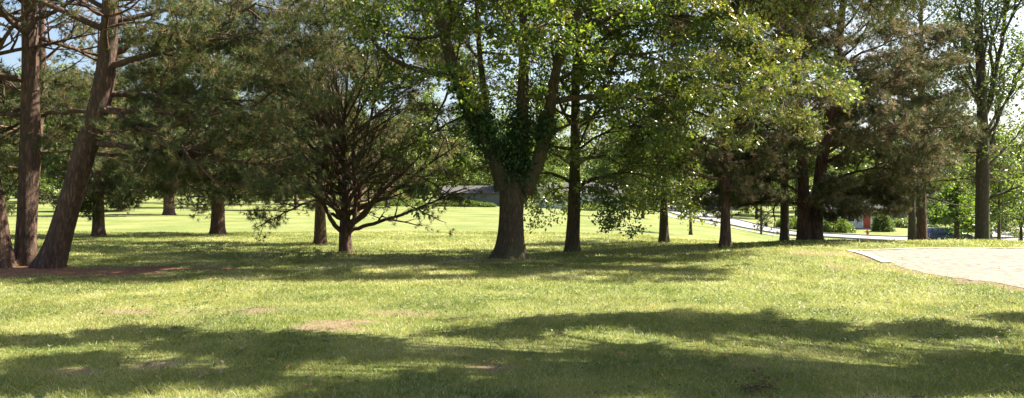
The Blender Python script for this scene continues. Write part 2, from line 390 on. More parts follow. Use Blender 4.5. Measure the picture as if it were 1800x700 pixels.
def sandpit():
    step = .09; xs = np.arange(8, 34, step); ys = np.arange(9, 24, step); xx, yy = np.meshgrid(xs, ys)
    X, Y = xx.ravel(), yy.ravel(); wob = .5 * (fbm(X * 1.5, Y * 1.5, 3) - .5)
    # cut cells by polygon test on the cell centre; border grass hides the steps
    nx = len(xs); i = np.arange((len(ys) - 1) * nx).reshape(len(ys) - 1, nx)[:, :-1].ravel()
    cxm = X[i] + step / 2; cym = Y[i] + step / 2
    k = in_poly(cxm + wob[i], cym + wob[i], SANDPOLY); i = i[k]
    f = np.stack([i, i + 1, i + 1 + nx, i + nx], 1)
    z = gh(X, Y) + .007 + .012 * np.clip((X - 9.9) / 1.5, 0, 1) * fbm(X * 2.2, Y * 2.2, 9)
    me = mk_mesh('sand', np.stack([X, Y, z], 1), f, M['sand'], True)
    tag(link('sand', me), 'pale pinkish sand of the play pit on the rise', 'sand', kind='structure')
    t = empty('sandpit_border', at(1505, 21.7)); tag(t, 'low pale edging along the corner of the sand pit', 'edging')
    def beam(p0, p1, w_):
        p0 = np.array(p0); p1 = np.array(p1); n = 24
        d = (p1 - p0) / np.linalg.norm(p1 - p0); q = np.array([-d[1], d[0]])
        vs = []
        for k in range(n + 1):
            c = p0 + (p1 - p0) * k / n
            for o, up in ((-w_ / 2, -.08), (-w_ / 2, .026), (w_ / 2, .026), (w_ / 2, -.08)):
                a = c + q * o; vs.append((a[0], a[1], float(gh(a[0], a[1])) + up))
        fs = [(4 * k + j, 4 * k + 4 + j, 4 * k + 4 + (j + 1) % 4, 4 * k + (j + 1) % 4) for k in range(n) for j in range(4)] + [(0, 1, 2, 3), (4 * n + 3, 4 * n + 2, 4 * n + 1, 4 * n)]
        m = MB().add(vs, fs).build('edge_board', M['border'], t); m.location = -Vector(t.location)
    beam((9.15, 21.78), (20, 23.02), .16); beam((20.02, 23.02), (34, 23.5), .16)
    beam((9.12, 21.72), (8.72, 18.7), .22)
sandpit()

# ---------------------------------------------------------------- grass blades
def grass(seed=4):
    rng = np.random.default_rng(seed)
    V = []; Fc = []; T = []; nb = 0
    for (y0, y1, dens, hh, ww) in ((4.6, 8.5, 3200, .040, .0045), (8.5, 13.5, 1700, .040, .006), (13.5, 23, 650, .042, .010), (23, 42, 170, .05, .02)):
        area = .76 * (y1 ** 2 - y0 ** 2); n = int(area * dens)
        y = np.sqrt(rng.uniform(y0 ** 2, y1 ** 2, n)); x = rng.uniform(-.76, .76, n) * y
        g = fbm(x * 1.3, y * 1.3, 21); big = fbm(x * .35, y * .35, 33)
        b = .85 * bare_at(x, y) + 1.4 * litter_at(x, y)
        keep = (rng.random(n) > np.clip(b * 1.5 - .35, 0, .96)) & ~in_poly(x + rng.normal(0, .16, n) + .9 * (g - .5), y + rng.normal(0, .2, n) + .9 * (big - .5), SANDPOLY) & (rng.random(n) < .45 + g)
        x, y, g, big, b = x[keep], y[keep], g[keep], big[keep], b[keep]; n = len(x)
        tall = np.clip((fbm(x * 3.1, y * 3.1, 55) - .5) * 3, 0, 1.2)
        h = hh * rng.uniform(.45, 1.25, n) * (1 + .8 * tall) * (1 - .5 * np.clip(b, 0, 1)); h *= np.where(rng.random(n) < .02, 1.8, 1)
        for (tx_, ty_, tz_) in TRUNKS:
            dd_ = root(tx_, ty_); h *= 1 + 1.3 * np.exp(-(((x - U(tx_) * dd_) ** 2 + (y - dd_) ** 2) / .45))
        a = rng.uniform(0, 2 * np.pi, n); lean = h * rng.uniform(.4, 1.9, n); lx = np.cos(a) * lean; ly = np.sin(a) * lean
        sa = rng.uniform(0, np.pi, n); wx = np.cos(sa) * ww * .5; wy = np.sin(sa) * ww * .5
        z = gh(x, y) - .004
        P = np.stack([np.stack([x - wx, y - wy, z], 1), np.stack([x + wx, y + wy, z], 1),
                      np.stack([x + wx * .8 + lx * .35, y + wy * .8 + ly * .35, z + h * .62], 1), np.stack([x - wx * .8 + lx * .35, y - wy * .8 + ly * .35, z + h * .62], 1),
                      np.stack([x + lx, y + ly, z + h], 1)], 1)
        V.append(P.reshape(-1, 3)); base = nb + np.arange(n)[:, None] * 5
        Fc.append((base[:, None, :] + np.array([[0, 1, 2], [0, 2, 3], [3, 2, 4]])[None]).reshape(-1, 3))
        t = np.clip(.50 + 1.1 * (big - .5) - 1.1 * (g - .5) + rng.normal(0, .14, n) + .35 * np.clip(b, 0, 1), 0, 1); t = np.where(rng.random(n) < .07, rng.uniform(.8, 1, n), t)
        T.append(np.repeat(t, 5)); nb += n * 5
    me = mk_mesh('grass', np.vstack(V), np.vstack(Fc), M['grass'], False, np.concatenate(T))
    tag(link('grass', me), 'short yellow green lawn grass with straw coloured patches', 'grass', kind='stuff')
grass()

# ---------------------------------------------------------------- leaf scattering
def orth(d, rng):
    n = len(d); a = rng.normal(size=(n, 3)); a -= (a * d).sum(1)[:, None] * d
    return a / (np.linalg.norm(a, axis=1)[:, None] + 1e-9)

def instances(tv, tf, pos, X, N, scale, tint):
    """place template (x along leaf, z its normal) at pos"""
    Yv = np.cross(N, X)
    V = pos[:, None, :] + scale[:, None, None] * (tv[None, :, 0:1] * X[:, None] + tv[None, :, 1:2] * Yv[:, None] + tv[None, :, 2:3] * N[:, None])
    k = len(tv); Fc = tf[None] + (np.arange(len(pos)) * k)[:, None, None]
    return V.reshape(-1, 3), Fc.reshape(-1, tf.shape[1]), np.repeat(tint, k)

LEAF = (np.array([[0, 0, 0], [.35, .26, .05], [.75, .22, .03], [1, 0, -.06], [.75, -.22, .03], [.35, -.26, .05]]),
        np.array([[0, 3, 1], [1, 3, 2], [0, 5, 3], [5, 4, 3]]))
def lobed():
    o = [(0, 0), (.12, .05), (.22, .20), (.32, .08), (.45, .30), (.55, .11), (.70, .27), (.78, .09), (.9, .13), (1, 0)]
    up = [(x, y, .04 * abs(y) * 4) for x, y in o]; dn = [(x, -y, .04 * abs(y) * 4) for x, y in o[1:-1]]
    v = up + dn + [(x, 0, 0) for x in (.22, .45, .7)]
    c = [20 - 2, 20 - 1, 20]; n = 10
    f = []
    def mid(i): return c[0] if v[i][0] < .34 else (c[1] if v[i][0] < .6 else c[2])
    for i in range(0, 9): f.append([i, i + 1, mid(i)])
    low = [0] + list(range(10, 18)) + [9]
    for a, b in zip(low[:-1], low[1:]): f.append([b, a, mid(a)])
    return np.array(v, float), np.array(f)
LOBED = lobed()

def tuft_template(seed, k=16, w_=.05):
    rng = np.random.default_rng(seed); v = []; f = []
    for i in range(k):
        d = rng.normal(size=3); d[0] = abs(d[0]) * .9 + .35; d /= np.linalg.norm(d)
        s = np.cross(d, rng.normal(size=3)); s /= np.linalg.norm(s); o = np.array([rng.uniform(0, .45), 0, 0]); L = rng.uniform(.7, 1.05)
        n = len(v); v += [o - s * w_ * .5, o + s * w_ * .5, o + d * L + np.array([0, 0, .05])]; f.append([n, n + 1, n + 2])
    return np.array(v), np.array(f)
TUFTS = [tuft_template(i) for i in range(4)]

def crown_leaves(rng, sites, dirs, k, spread, size, tlo, thi, tmpl=LEAF, droop=.25):
    """k leaves around every twig site"""
    n = len(sites); ct = rng.uniform(tlo, thi, n)
    pos = np.repeat(sites, k, 0); d = np.repeat(dirs, k, 0); m = len(pos)
    pos = pos + rng.normal(0, spread, (m, 3)) * np.array([1, 1, .7])
    X = rng.normal(size=(m, 3)) + d * .6 + np.array([0, 0, -droop]); X /= np.linalg.norm(X, axis=1)[:, None]
    N = rng.normal(size=(m, 3)) * .75 + np.array([0, 0, .7]); N -= (N * X).sum(1)[:, None] * X; N /= np.linalg.norm(N, axis=1)[:, None]
    t = np.clip(np.repeat(ct, k) + rng.normal(0, .12, m), 0, 1)
    return instances(tmpl[0], tmpl[1], pos, X, N, size * rng.uniform(.6, 1.2, m), t)

def crown_tufts(rng, sites, dirs, k, spread, size, tlo, thi, pdead=.1, wide=1.):
    n = len(sites); ct = rng.uniform(tlo, thi, n); ct = np.where(rng.random(n) < pdead, rng.uniform(.75, 1, n), ct)
    pos = np.repeat(sites, k, 0); d = np.repeat(dirs, k, 0); m = len(pos)
    pos = pos + rng.normal(0, spread, (m, 3)) * np.array([1, 1, .6])
    X = d + rng.normal(0, .5, (m, 3)) + np.array([0, 0, .2]); X /= np.linalg.norm(X, axis=1)[:, None]
    N = orth(X, rng); t = np.clip(np.repeat(ct, k) + rng.normal(0, .08, m), 0, 1); s = size * rng.uniform(.7, 1.2, m)
    VV, FF, TT = [], [], []; off = 0; which = rng.integers(0, len(TUFTS), m)
    for q, (tv, tf) in enumerate(TUFTS):
        w_ = which == q
        tv2 = tv.copy()
        V, Fc, T = instances(tv2, tf, pos[w_], X[w_], N[w_], s[w_], t[w_])
        if wide != 1.:
            V = V.reshape(-1, 3, 3); c = (V[:, 0] + V[:, 1]) / 2; V[:, 0] = c + (V[:, 0] - c) * wide; V[:, 1] = c + (V[:, 1] - c) * wide; V = V.reshape(-1, 3)
        VV.append(V); FF.append(Fc + off); TT.append(T); off += len(V)
    return np.vstack(VV), np.vstack(FF), np.concatenate(TT)

# ---------------------------------------------------------------- branches
def tube(pts, rad, sides, flute=None):
    pts = np.asarray(pts, float); n = len(pts); T = np.gradient(pts, axis=0); T /= np.linalg.norm(T, axis=1)[:, None] + 1e-9
    a = np.array([1., 0, 0]) if abs(T[0][0]) < .9 else np.array([0, 1., 0])
    u = np.cross(T, a); u /= np.linalg.norm(u, axis=1)[:, None] + 1e-9; v = np.cross(T, u)
    th = np.arange(sides) / sides * 2 * np.pi
    rr = np.asarray(rad)[:, None] * np.ones(sides)[None]
    if flute is not None: rr = rr * flute(np.arange(n)[:, None] / (n - 1), th[None], pts)
    V = pts[:, None] + rr[..., None] * (np.cos(th)[None, :, None] * u[:, None] + np.sin(th)[None, :, None] * v[:, None])
    i = (np.arange(n - 1) * sides)[:, None]; j = np.arange(sides)[None]; j2 = (j + 1) % sides
    f = np.stack([(i + j), (i + j2), (i + sides + j2), (i + sides + j)], 2).reshape(-1, 4)
    return V.reshape(-1, 3), f

def tubes_mesh(name, tubes, mat, minr=0.0, smooth=True):
    VV, FF = [], []; off = 0
    for t in tubes:
        pts, rad, sides = t[:3]; fl = t[3] if len(t) > 3 else None
        if max(rad) < minr: continue
        V, f = tube(pts, rad, sides, fl); VV.append(V); FF.append(f + off); off += len(V)
    if not VV: return None
    return mk_mesh(name, np.vstack(VV), np.vstack(FF), mat, smooth)

class Rec: 
    def __init__(s): s.tubes = []; s.sites = []; s.dirs = []

def unit(v): return v / (math.sqrt(v[0] * v[0] + v[1] * v[1] + v[2] * v[2]) + 1e-9)

def grow(rng, p, d, L, r, lvl, P, rec, pts=None):
    """one branch and, recursively, what grows from it"""
    if pts is None:
        n = P['seg'][lvl]; step = L / n; pts = [p]; wob = P['wob'][lvl]; tr = P['trop'][lvl]
        for i in range(n):
            d = unit(d + rng.normal(0, wob, 3) + np.array([0, 0, tr])); p = p + d * step; pts.append(p)
        pts = np.array(pts); n = len(pts)
        rad = r * (1 - np.linspace(0, 1, n)) ** .8 * .85 + r * .15
    else:
        pts = np.asarray(pts); n = len(pts); rad = r
    rec.tubes.append((pts, rad, max(3, [10, 7, 5, 4, 3][min(lvl, 4)])))
    if lvl >= P['leaf']:
        a = int(n * P.get('lstart', .3))
        for i in range(a, n):
            rec.sites.append(pts[i]); rec.dirs.append(unit(pts[i] - pts[i - 1]) if i else unit(pts[1] - pts[0]))
    if lvl < P['max']:
        k = P['kids'][lvl]; t0 = P['t0'][lvl]; az = rng.uniform(0, 6.28)
        k = max(2, int(k * min(1.6, L / P['Lref'][lvl])))
        for j in range(k):
            t = t0 + (1 - t0) * (j + rng.random()) / k; q = t * (n - 1); i = min(int(q), n - 2); fr = q - i
            c = pts[i] * (1 - fr) + pts[i + 1] * fr; dd = unit(pts[i + 1] - pts[i]); rr = float(np.interp(q, np.arange(n), rad))
            side = rng.normal(0, 1, 3); 
            if P.get('flat'): side[2] *= P['flat']
            side = unit(side - dd * side.dot(dd)); an = P['ang'][lvl] * rng.uniform(.7, 1.25)
            cd = unit(dd * math.cos(an) + side * math.sin(an)); cd[2] += P['lift'][lvl]; cd = unit(cd)
            cl = L * P['ratio'][lvl] * (1.15 - .65 * t) * rng.uniform(.7, 1.25)
            grow(rng, c, cd, max(cl, .25), min(rr * .75, .012 + cl * .014), lvl + 1, P, rec)

OAK = dict(seg=[10, 7, 5, 4, 3], wob=[.10, .16, .22, .25, .3], trop=[.02, .01, -.02, -.05, -.05], leaf=3, max=3, kids=[9, 7, 6, 4], t0=[.25, .2, .15, .1],
           Lref=[6, 3, 1.5, .8], ang=[.85, .8, .8, .8], lift=[.1, .05, 0, 0], ratio=[.48, .48, .5, .5])
PINE = dict(seg=[9, 6, 4, 3], wob=[.09, .15, .22, .25], trop=[.015, .02, .03, .05], leaf=2, max=2, kids=[13, 8, 4], t0=[.3, .2, .1], Lref=[5, 2.2, 1],
            ang=[.8, .8, .8], lift=[.02, .05, .1], ratio=[.42, .42, .5], flat=.45, lstart=.45)
BUSHY = dict(OAK, kids=[8, 7, 5, 4], Lref=[4, 2, 1, .6])

def trunk_tube(pts, rad, seed, sides=26, sub=5, amp=.05):
    """smooth the trunk's points and give the bark long ridges and the base a flare"""
    pts = np.asarray(pts, float); rad = np.asarray(rad, float); n = len(pts); q = np.linspace(0, n - 1, (n - 1) * sub + 1)
    P = np.stack([np.interp(q, np.arange(n), pts[:, k]) for k in range(3)], 1); r = np.interp(q, np.arange(n), rad)
    for _ in range(2 * sub):
        P[1:-1] = (P[:-2] + 2 * P[1:-1] + P[2:]) / 4; r[1:-1] = (r[:-2] + 2 * r[1:-1] + r[2:]) / 4
    def fl(t, th, pp):
        z = (pp[:, 2] - pp[0, 2])[:, None]
        root_ = np.exp(-np.maximum(z - .1, 0) / .2)
        return 1 + amp * np.sin(th * 7 + 3 * np.sin(z * .9 + seed)) * .5 + amp * np.sin(th * 13 + 2 * z + seed) * .5 + root_ * (.22 + .20 * np.sin(th * 5 + seed)) + .06 * np.sin(th * 2 + z * 1.3 + seed)
    return (P, r, sides, fl)

def make_tree(name, label, base, cat='tree', trunk=None, guides=(), auto=None, kind='oak', P=None, leaf=None, bark='oak_bark', seed=1, group=None, split=True, minr=.006, extra=None, trunks=None, pads=(), pads2=(), leaf2=None):
    """trunk: [(point, radius)] in world space; guides: limbs given by points; auto: random limbs"""
    rng = np.random.default_rng(seed); base = np.array(base); t = empty(name, base); tag(t, label, cat, group)
    recs = []
    allt = [trunk] + list(trunks or [])
    tt = [trunk_tube([np.array(p) - base for p, r in tk], [r for p, r in tk], seed + i, 26 if split else 12, 5 if split else 3) for i, tk in enumerate(allt)]
    for tb in tt:
        # a trunk's thin top carries twigs too
        pass
    for (gp, r0, r1) in guides:
        g = np.array(gp) - base; n = len(g); q = np.linspace(0, n - 1, max(8, (n - 1) * 5)); pts = np.stack([np.interp(q, np.arange(n), g[:, k]) for k in range(3)], 1)
        for _ in range(4): pts[1:-1] = (pts[:-2] + 2 * pts[1:-1] + pts[2:]) / 4
        L = np.linalg.norm(np.diff(pts, axis=0), axis=1).sum(); sg = L / len(pts)
        pts[1:-1] += rng.normal(0, .10 * sg, pts[1:-1].shape)
        rec = Rec(); rad = np.linspace(r0, r1, len(pts)); grow(rng, pts[0], None, L, rad, 0, P, rec, pts); recs.append(rec)
    for A in ([auto] if isinstance(auto, dict) else (auto or [])):
        tb = tt[A.get('on', 0)]; tp, tr_ = tb[0], tb[1]
        az = rng.uniform(0, 6.28)
        for k in range(A['n']):
            f = (k + rng.random()) / A['n']; z = A['z0'] + (A['z1'] - A['z0']) * f; i = int(np.argmin(abs(tp[:, 2] - z))); c = tp[i]
            az += 2.4 + rng.normal(0, .35)
            if 'az' in A: azz = rng.uniform(*A['az'])
            else: azz = az
            el = A['el0'] + (A['el1'] - A['el0']) * f + rng.normal(0, .08); L = (A['L0'] + (A['L1'] - A['L0']) * f) * rng.uniform(.75, 1.15)
            d = np.array([math.cos(azz) * math.cos(el), math.sin(azz) * math.cos(el), math.sin(el)])
            rec = Rec(); r_ = min(tr_[i] * .55, .015 + L * .014) * A.get('thick', 1); grow(rng, c, d, L, r_, 0, P, rec); recs.append(rec)
    if pads:
        sk = [(x[0][2:], x[1][2:], ri) for ri, rec in enumerate(recs) for x in rec.tubes if len(x[0]) > 6] + [(x[0][len(x[0]) // 4:], x[1][len(x[0]) // 4:], -1) for x in tt]
        OW = np.concatenate([np.full(len(a), o_) for a, b_, o_ in sk])
        SK = np.vstack([a for a, b_, o_ in sk]); SR = np.concatenate([b_ for a, b_, o_ in sk])
        S2, D2 = [], []; pads = list(pads)
        for pi_, (c, r, ns) in enumerate(pads + list(pads2)):
            c = c - base; rec = Rec(); dv = SK - c; dist = np.sqrt((dv ** 2).sum(1)) + .6 * np.maximum(0, c[2] - SK[:, 2]) ; i = int(np.argmin(dist)); p0 = SK[i]; L = float(np.linalg.norm(c - p0))
            mid = (p0 + c) / 2 + np.array([0, 0, .12 * L]) + rng.normal(0, .05 * L, 3); q = np.linspace(0, 1, 8)[:, None]
            pts = (1 - q) ** 2 * p0 + 2 * q * (1 - q) * mid + q ** 2 * c; pts[1:-1] += rng.normal(0, .02 * L + .005, (6, 3))
            rec.tubes.append((pts, np.linspace(min(SR[i] * .6, .012 + .011 * L), .008, 8), 5))
            for k in range(ns):
                a = rng.normal(size=3); a = a / np.linalg.norm(a) * rng.uniform(.2, 1.) ** .5; e = c + a * r; st = pts[rng.integers(4, 8)]
                if k % 2 == 0: rec.tubes.append((np.array([st, (st + e) / 2 + rng.normal(0, .04, 3), e]), np.array([.008, .006, .003]), 3))
                dd = unit(e - st + 1e-6); rec.sites.append(e); rec.dirs.append(dd)
                if leaf['type'] == 'tuft': rec.sites.append(e * .6 + st * .4); rec.dirs.append(dd)
            if pi_ >= len(pads): S2 += rec.sites; D2 += rec.dirs; rec.sites = []; rec.dirs = []
            if OW[i] >= 0:
                ro_ = recs[OW[i]]; ro_.tubes += rec.tubes; ro_.sites += rec.sites; ro_.dirs += rec.dirs
            else: recs.append(rec)
    if split:
        link('trunk', tubes_mesh('trunk', tt[:1], M[bark]), t)
        for x in tt[1:]: link('trunk', tubes_mesh('trunk', [x], M[bark]), t)
        for rec in recs: link('branch', tubes_mesh('branch', rec.tubes, M[bark], .0025), t)
    else:
        link('trunk', tubes_mesh('trunk', tt + [x for rec in recs for x in rec.tubes], M[bark], minr), t)
    sites = np.array([s for rec in recs for s in rec.sites]); dirs = np.array([s for rec in recs for s in rec.dirs])
    # outgrown twigs do not run into the ground
    ok = sites[:, 2] + base[2] > gh(sites[:, 0] + base[0], sites[:, 1] + base[1]) + .5
    if 'clip' in leaf: ok &= leaf['clip'](sites + base, rng)
    sites, dirs = sites[ok], dirs[ok]
    if leaf['type'] == 'leaf': V, Fc, T = crown_leaves(rng, sites, dirs, leaf['k'], leaf['spread'], leaf['size'], *leaf['tint'], leaf.get('tmpl', LEAF))
    else: V, Fc, T = crown_tufts(rng, sites, dirs, leaf['k'], leaf['spread'], leaf['size'], *leaf['tint'], leaf.get('dead', .1), leaf.get('wide', 1))
    if pads2:
        V2, F2, T2 = crown_leaves(rng, np.array(S2), np.array(D2), leaf2['k'], leaf2['spread'], leaf2['size'], *leaf2['tint'], leaf2['tmpl'])
        link('crown', mk_mesh('crown', V2, F2, M[leaf2['mat']], False, T2), t)
    link('crown', mk_mesh('crown', V, Fc, M[leaf['mat']], False, T), t)
    return t

def G(d, *pp, r=(.1, .02), dd=0):
    """limb through photograph points at depth d drifting by dd to its tip"""
    n = len(pp); return ([P3(px, py, d + dd * i / (n - 1)) for i, (px, py) in enumerate(pp)], r[0], r[1])

def TR(d, *pp, dd=0):
    n = len(pp); return [(P3(px, py, d + dd * i / (n - 1)), r) for i, (px, py, r) in enumerate(pp)]

def rooted(d, pp, dd=0):
    """trunk points whose first stands 0.15 m in the ground"""
    t = TR(d, *pp, dd=dd); x, y = t[0][0][:2]; t[0] = (np.array([x, y, float(gh(x, y)) - .15]), t[0][1]); return t

def pad(px, py, d, rx, rz, ns=40, ry=.6): return (P3(px, py, d), np.array([rx / F * d, ry, rz / F * d]), ns)
def fill(x0, x1, y0, y1, d, dd, n, rx, rz, ns, seed, skew=0):
    """clumps spread over a part of the crown, d +- dd metres away"""
    r = np.random.default_rng(seed); o = []
    n = max(4, int(n * .52)); ns = int(ns * .72)
    for k in range(n):
        a = (k + .5) / n; b_ = (k * .618034) % 1; x = x0 + (x1 - x0) * a + r.normal(0, 10); y = y0 + (y1 - y0) * b_ + skew * (a - .5) + r.normal(0, 8)
        o.append(pad(x, y, d + r.uniform(-dd, dd), rx * r.uniform(.7, 1.3), rz * r.uniform(.6, 1.3), ns, .7))
    return o
NL = dict(type='tuft', k=2, spread=.10, size=.17, tint=(.1, .75), dead=.16, mat='needle', wide=1.6)
def ell(px, py, rx, ry, h):
    """a leafy clump whose shade falls on the given patch of lawn"""
    d = root(px, py); x = U(px) * d; k = h / math.tan(SUN_EL)
    return (np.array([x + math.sin(SUN_AZ) * k, d + math.cos(SUN_AZ) * k, h]), np.array([rx / F * d, max(.35, ry * d * d / (F * EYE)), .55]))
def shade_pads(cols, rows, seed, ns=70, h=(7.2, 9.2), rx=62, ry=7):
    r = np.random.default_rng(seed); o = []
    for c in cols:
        for q in rows:
            e = ell(c + r.normal(0, 14), q + r.normal(0, 3), rx * r.uniform(.7, 1.2), ry * r.uniform(.7, 1.2), r.uniform(*h)); o.append((e[0], e[1], ns))
    return o
def thin_top(p, rng):
    row = HZ - (p[:, 2] - EYE) / p[:, 1] * F; col = 900 + p[:, 0] / p[:, 1] * F
    return (rng.random(len(p)) < .22) | (col > 190 + .4 * row) | (row > 125) | (row < -160)
NLT = None
BRIGHT = dict(k=6, spread=.085, size=.12, tint=(.25, 1.), mat='bright_leaf', tmpl=LOBED)
# ---- three big leaning pines on the left
NLT = dict(NL, clip=thin_top)
dL = root(60, 470)
def left_pines():
    d = dL; NL = NLT
    b = at(85, d); tr = rooted(d, [(84, 472, .33), (101, 430, .29), (128, 340, .265), (150, 260, .25), (175, 190, .235), (190, 110, .20), (193, 20, .20), (196, -80, .17), (205, -220, .12), (210, -380, .06)])
    make_tree('pine_tree', 'large reddish pine with leaning trunk, rightmost of the three joined at the left', b, 'tree', tr,
        [G(d, (188, 120), (250, 98), (330, 78), (400, 40), (450, 5), r=(.09, .025), dd=-1.5), G(d, (192, 100), (240, 70), (275, 20), (290, -30), r=(.09, .03), dd=1),
         G(d, (178, 190), (220, 196), (262, 190), (330, 210), (400, 195), r=(.09, .02), dd=-1), G(d, (186, 165), (250, 168), (340, 160), (420, 180), (480, 215), r=(.08, .02), dd=1.5),
         G(d, (165, 250), (230, 258), (330, 262), (420, 285), (500, 290), r=(.08, .02), dd=-.6), G(d, (160, 272), (240, 275), (300, 300), (360, 345), r=(.05, .015), dd=1.2),
         G(d, (172, 200), (130, 195), (70, 200), (0, 235), (-60, 260), r=(.06, .02), dd=1.5), G(d, (192, 30), (150, 10), (90, -30), r=(.08, .03), dd=2),
         G(d, (180, 185), (240, 220), (310, 250), (390, 330), r=(.05, .015), dd=-2)],
        [dict(n=22, z0=5.2, z1=9.6, L0=4.6, L1=1.6, el0=.15, el1=.7)], 'pine', dict(PINE), NL, 'pine_bark', 11,
        pads=fill(215, 560, 60, 330, d, 2.2, 54, 42, 14, 38, 1) + fill(300, 560, 0, 90, d, 2.2, 26, 40, 18, 36, 2) + fill(215, 440, 240, 340, d, 1.5, 22, 36, 16, 36, 3) + fill(70, 170, 130, 330, d + 1.5, 1.2, 14, 30, 16, 36, 4))
    b = at(46, d + .5); tr = rooted(d + .5, [(44, 470, .28), (45, 430, .24), (50, 330, .22), (54, 200, .205), (52, 60, .19), (50, -60, .17), (45, -220, .13), (42, -400, .05)])
    make_tree('pine_tree', 'upright dark pine trunk in the middle of the three joined at the left', b, 'tree', tr,
        [G(d + .5, (52, 195), (0, 190), (-60, 215), r=(.06, .02), dd=1), G(d + .5, (55, 70), (110, 40), (160, 30), r=(.05, .02), dd=3)],
        [dict(n=6, z0=3.6, z1=4.8, L0=3.2, L1=3, el0=.1, el1=.2, az=(1.7, 4.2)), dict(n=20, z0=5.4, z1=10, L0=4.2, L1=1.5, el0=.15, el1=.7)], 'pine', dict(PINE), NL, 'pine_bark', 12, pads=fill(-60, 45, 150, 340, d + 1.5, 1.5, 16, 34, 12, 32, 5) + fill(60, 170, 110, 240, d + 3, 1, 10, 32, 14, 30, 6))
    b = at(6, d); tr = rooted(d, [(6, 470, .28), (0, 430, .23), (-10, 360, .24), (-40, 220, .22), (-70, 40, .18), (-90, -200, .12), (-95, -380, .05)])
    make_tree('pine_tree', 'pine with trunk leaning out of view, leftmost of the three joined at the left', b, 'tree', tr,
        [G(d, (-8, 350), (20, 330), (40, 300), (50, 270), r=(.03, .01), dd=.8)],
        [dict(n=18, z0=4.2, z1=9.5, L0=4.0, L1=1.5, el0=.1, el1=.7)], 'pine', dict(PINE), NL, 'pine_bark', 13)
    d2 = d + 5; b = at(46, d2); tr = rooted(d2, [(46, 455, .13), (50, 400, .12), (68, 280, .11), (74, 100, .10), (72, -40, .08), (70, -240, .04)])
    make_tree('pine_tree', 'thin dark pine stem seen between the two tallest trunks at the left', b, 'tree', tr,
        [G(d2, (78, 262), (110, 230), (150, 232), r=(.04, .015)), G(d2, (76, 280), (30, 260), (0, 280), r=(.04, .015))],
        [dict(n=22, z0=2.6, z1=10, L0=2.6, L1=1.2, el0=.1, el1=.6)], 'pine', dict(PINE), dict(NL, tint=(.1, .8)), 'pine_bark', 14)
left_pines()

# ---- low many-branched pine in the middle left
def low_pine():
    d = root(608, 444); b = at(608, d); tr = rooted(d, [(608, 444, .22), (607, 425, .20), (606, 385, .15), (610, 310, .10), (598, 240, .065), (612, 170, .04), (606, 130, .02)])
    gs = [G(d, (612, 408), (626, 385), (634, 330), (640, 260), (655, 180), (670, 110), r=(.10, .03), dd=1), G(d, (609, 415), (622, 398), (626, 340), (620, 260), (632, 180), r=(.08, .03), dd=-.8), G(d, (606, 400), (592, 370), (575, 300), (568, 230), (540, 160), r=(.07, .025), dd=-.7), G(d, (612, 395), (650, 360), (690, 300), (730, 220), r=(.06, .02), dd=.8), G(d, (604, 390), (575, 372), (545, 335), (500, 310), (455, 270), r=(.06, .02), dd=-.2), G(d, (614, 406), (640, 397), (700, 382), (760, 355), (820, 330), r=(.075, .02), dd=-1.2),
          G(d, (604, 412), (586, 395), (566, 355), (545, 320), (510, 300), (470, 330), r=(.085, .02), dd=-1.3), G(d, (603, 380), (580, 350), (560, 315), (530, 270), (490, 240), r=(.07, .02), dd=1.5),
          G(d, (600, 372), (575, 355), (548, 352), (520, 365), (480, 385), (450, 400), r=(.05, .012), dd=-2.2), G(d, (607, 330), (570, 290), (520, 275), (460, 300), (420, 340), r=(.06, .012), dd=1),
          G(d, (616, 360), (660, 345), (720, 320), (790, 290), r=(.06, .02), dd=2), G(d, (612, 310), (660, 290), (730, 250), (800, 210), r=(.06, .02), dd=-1.5),
          G(d, (608, 300), (580, 240), (560, 180), (520, 120), r=(.06, .02), dd=-1), G(d, (614, 250), (650, 210), (710, 160), (760, 130), r=(.055, .02), dd=1.8),
          G(d, (606, 350), (590, 300), (592, 230), (580, 150), r=(.07, .025), dd=2), G(d, (618, 330), (680, 300), (740, 310), (800, 345), r=(.05, .015), dd=-.5),
          G(d, (604, 345), (560, 330), (500, 345), (440, 330), r=(.05, .015), dd=.4)]
    make_tree('pine_tree', 'low spreading pine with many bare reddish branches fanning from its base', b, 'tree', tr, gs,
        [dict(n=30, z0=.8, z1=4.7, L0=4.0, L1=2.4, el0=.3, el1=1.05, thick=1.3)], 'pine', dict(PINE, lift=[.06, .05, .1], kids=[12, 7, 4], lstart=.6), dict(NL, size=.16, dead=.25, tint=(.1, .85), k=2), 'pine_bark', 21,
        pads=fill(425, 560, 60, 310, d, 2, 34, 34, 18, 30, 7) + fill(690, 850, 40, 290, d, 2, 34, 36, 18, 30, 8, 60) + fill(480, 800, -20, 110, d, 2, 40, 40, 20, 36, 9) + fill(420, 545, 330, 395, d - 2, .6, 12, 20, 9, 22, 10)
        + fill(700, 830, 290, 350, d - 1, 1.5, 10, 28, 10, 26, 11) + shade_pads(range(40, 350, 55), (466, 492), 3, 60))
low_pine()

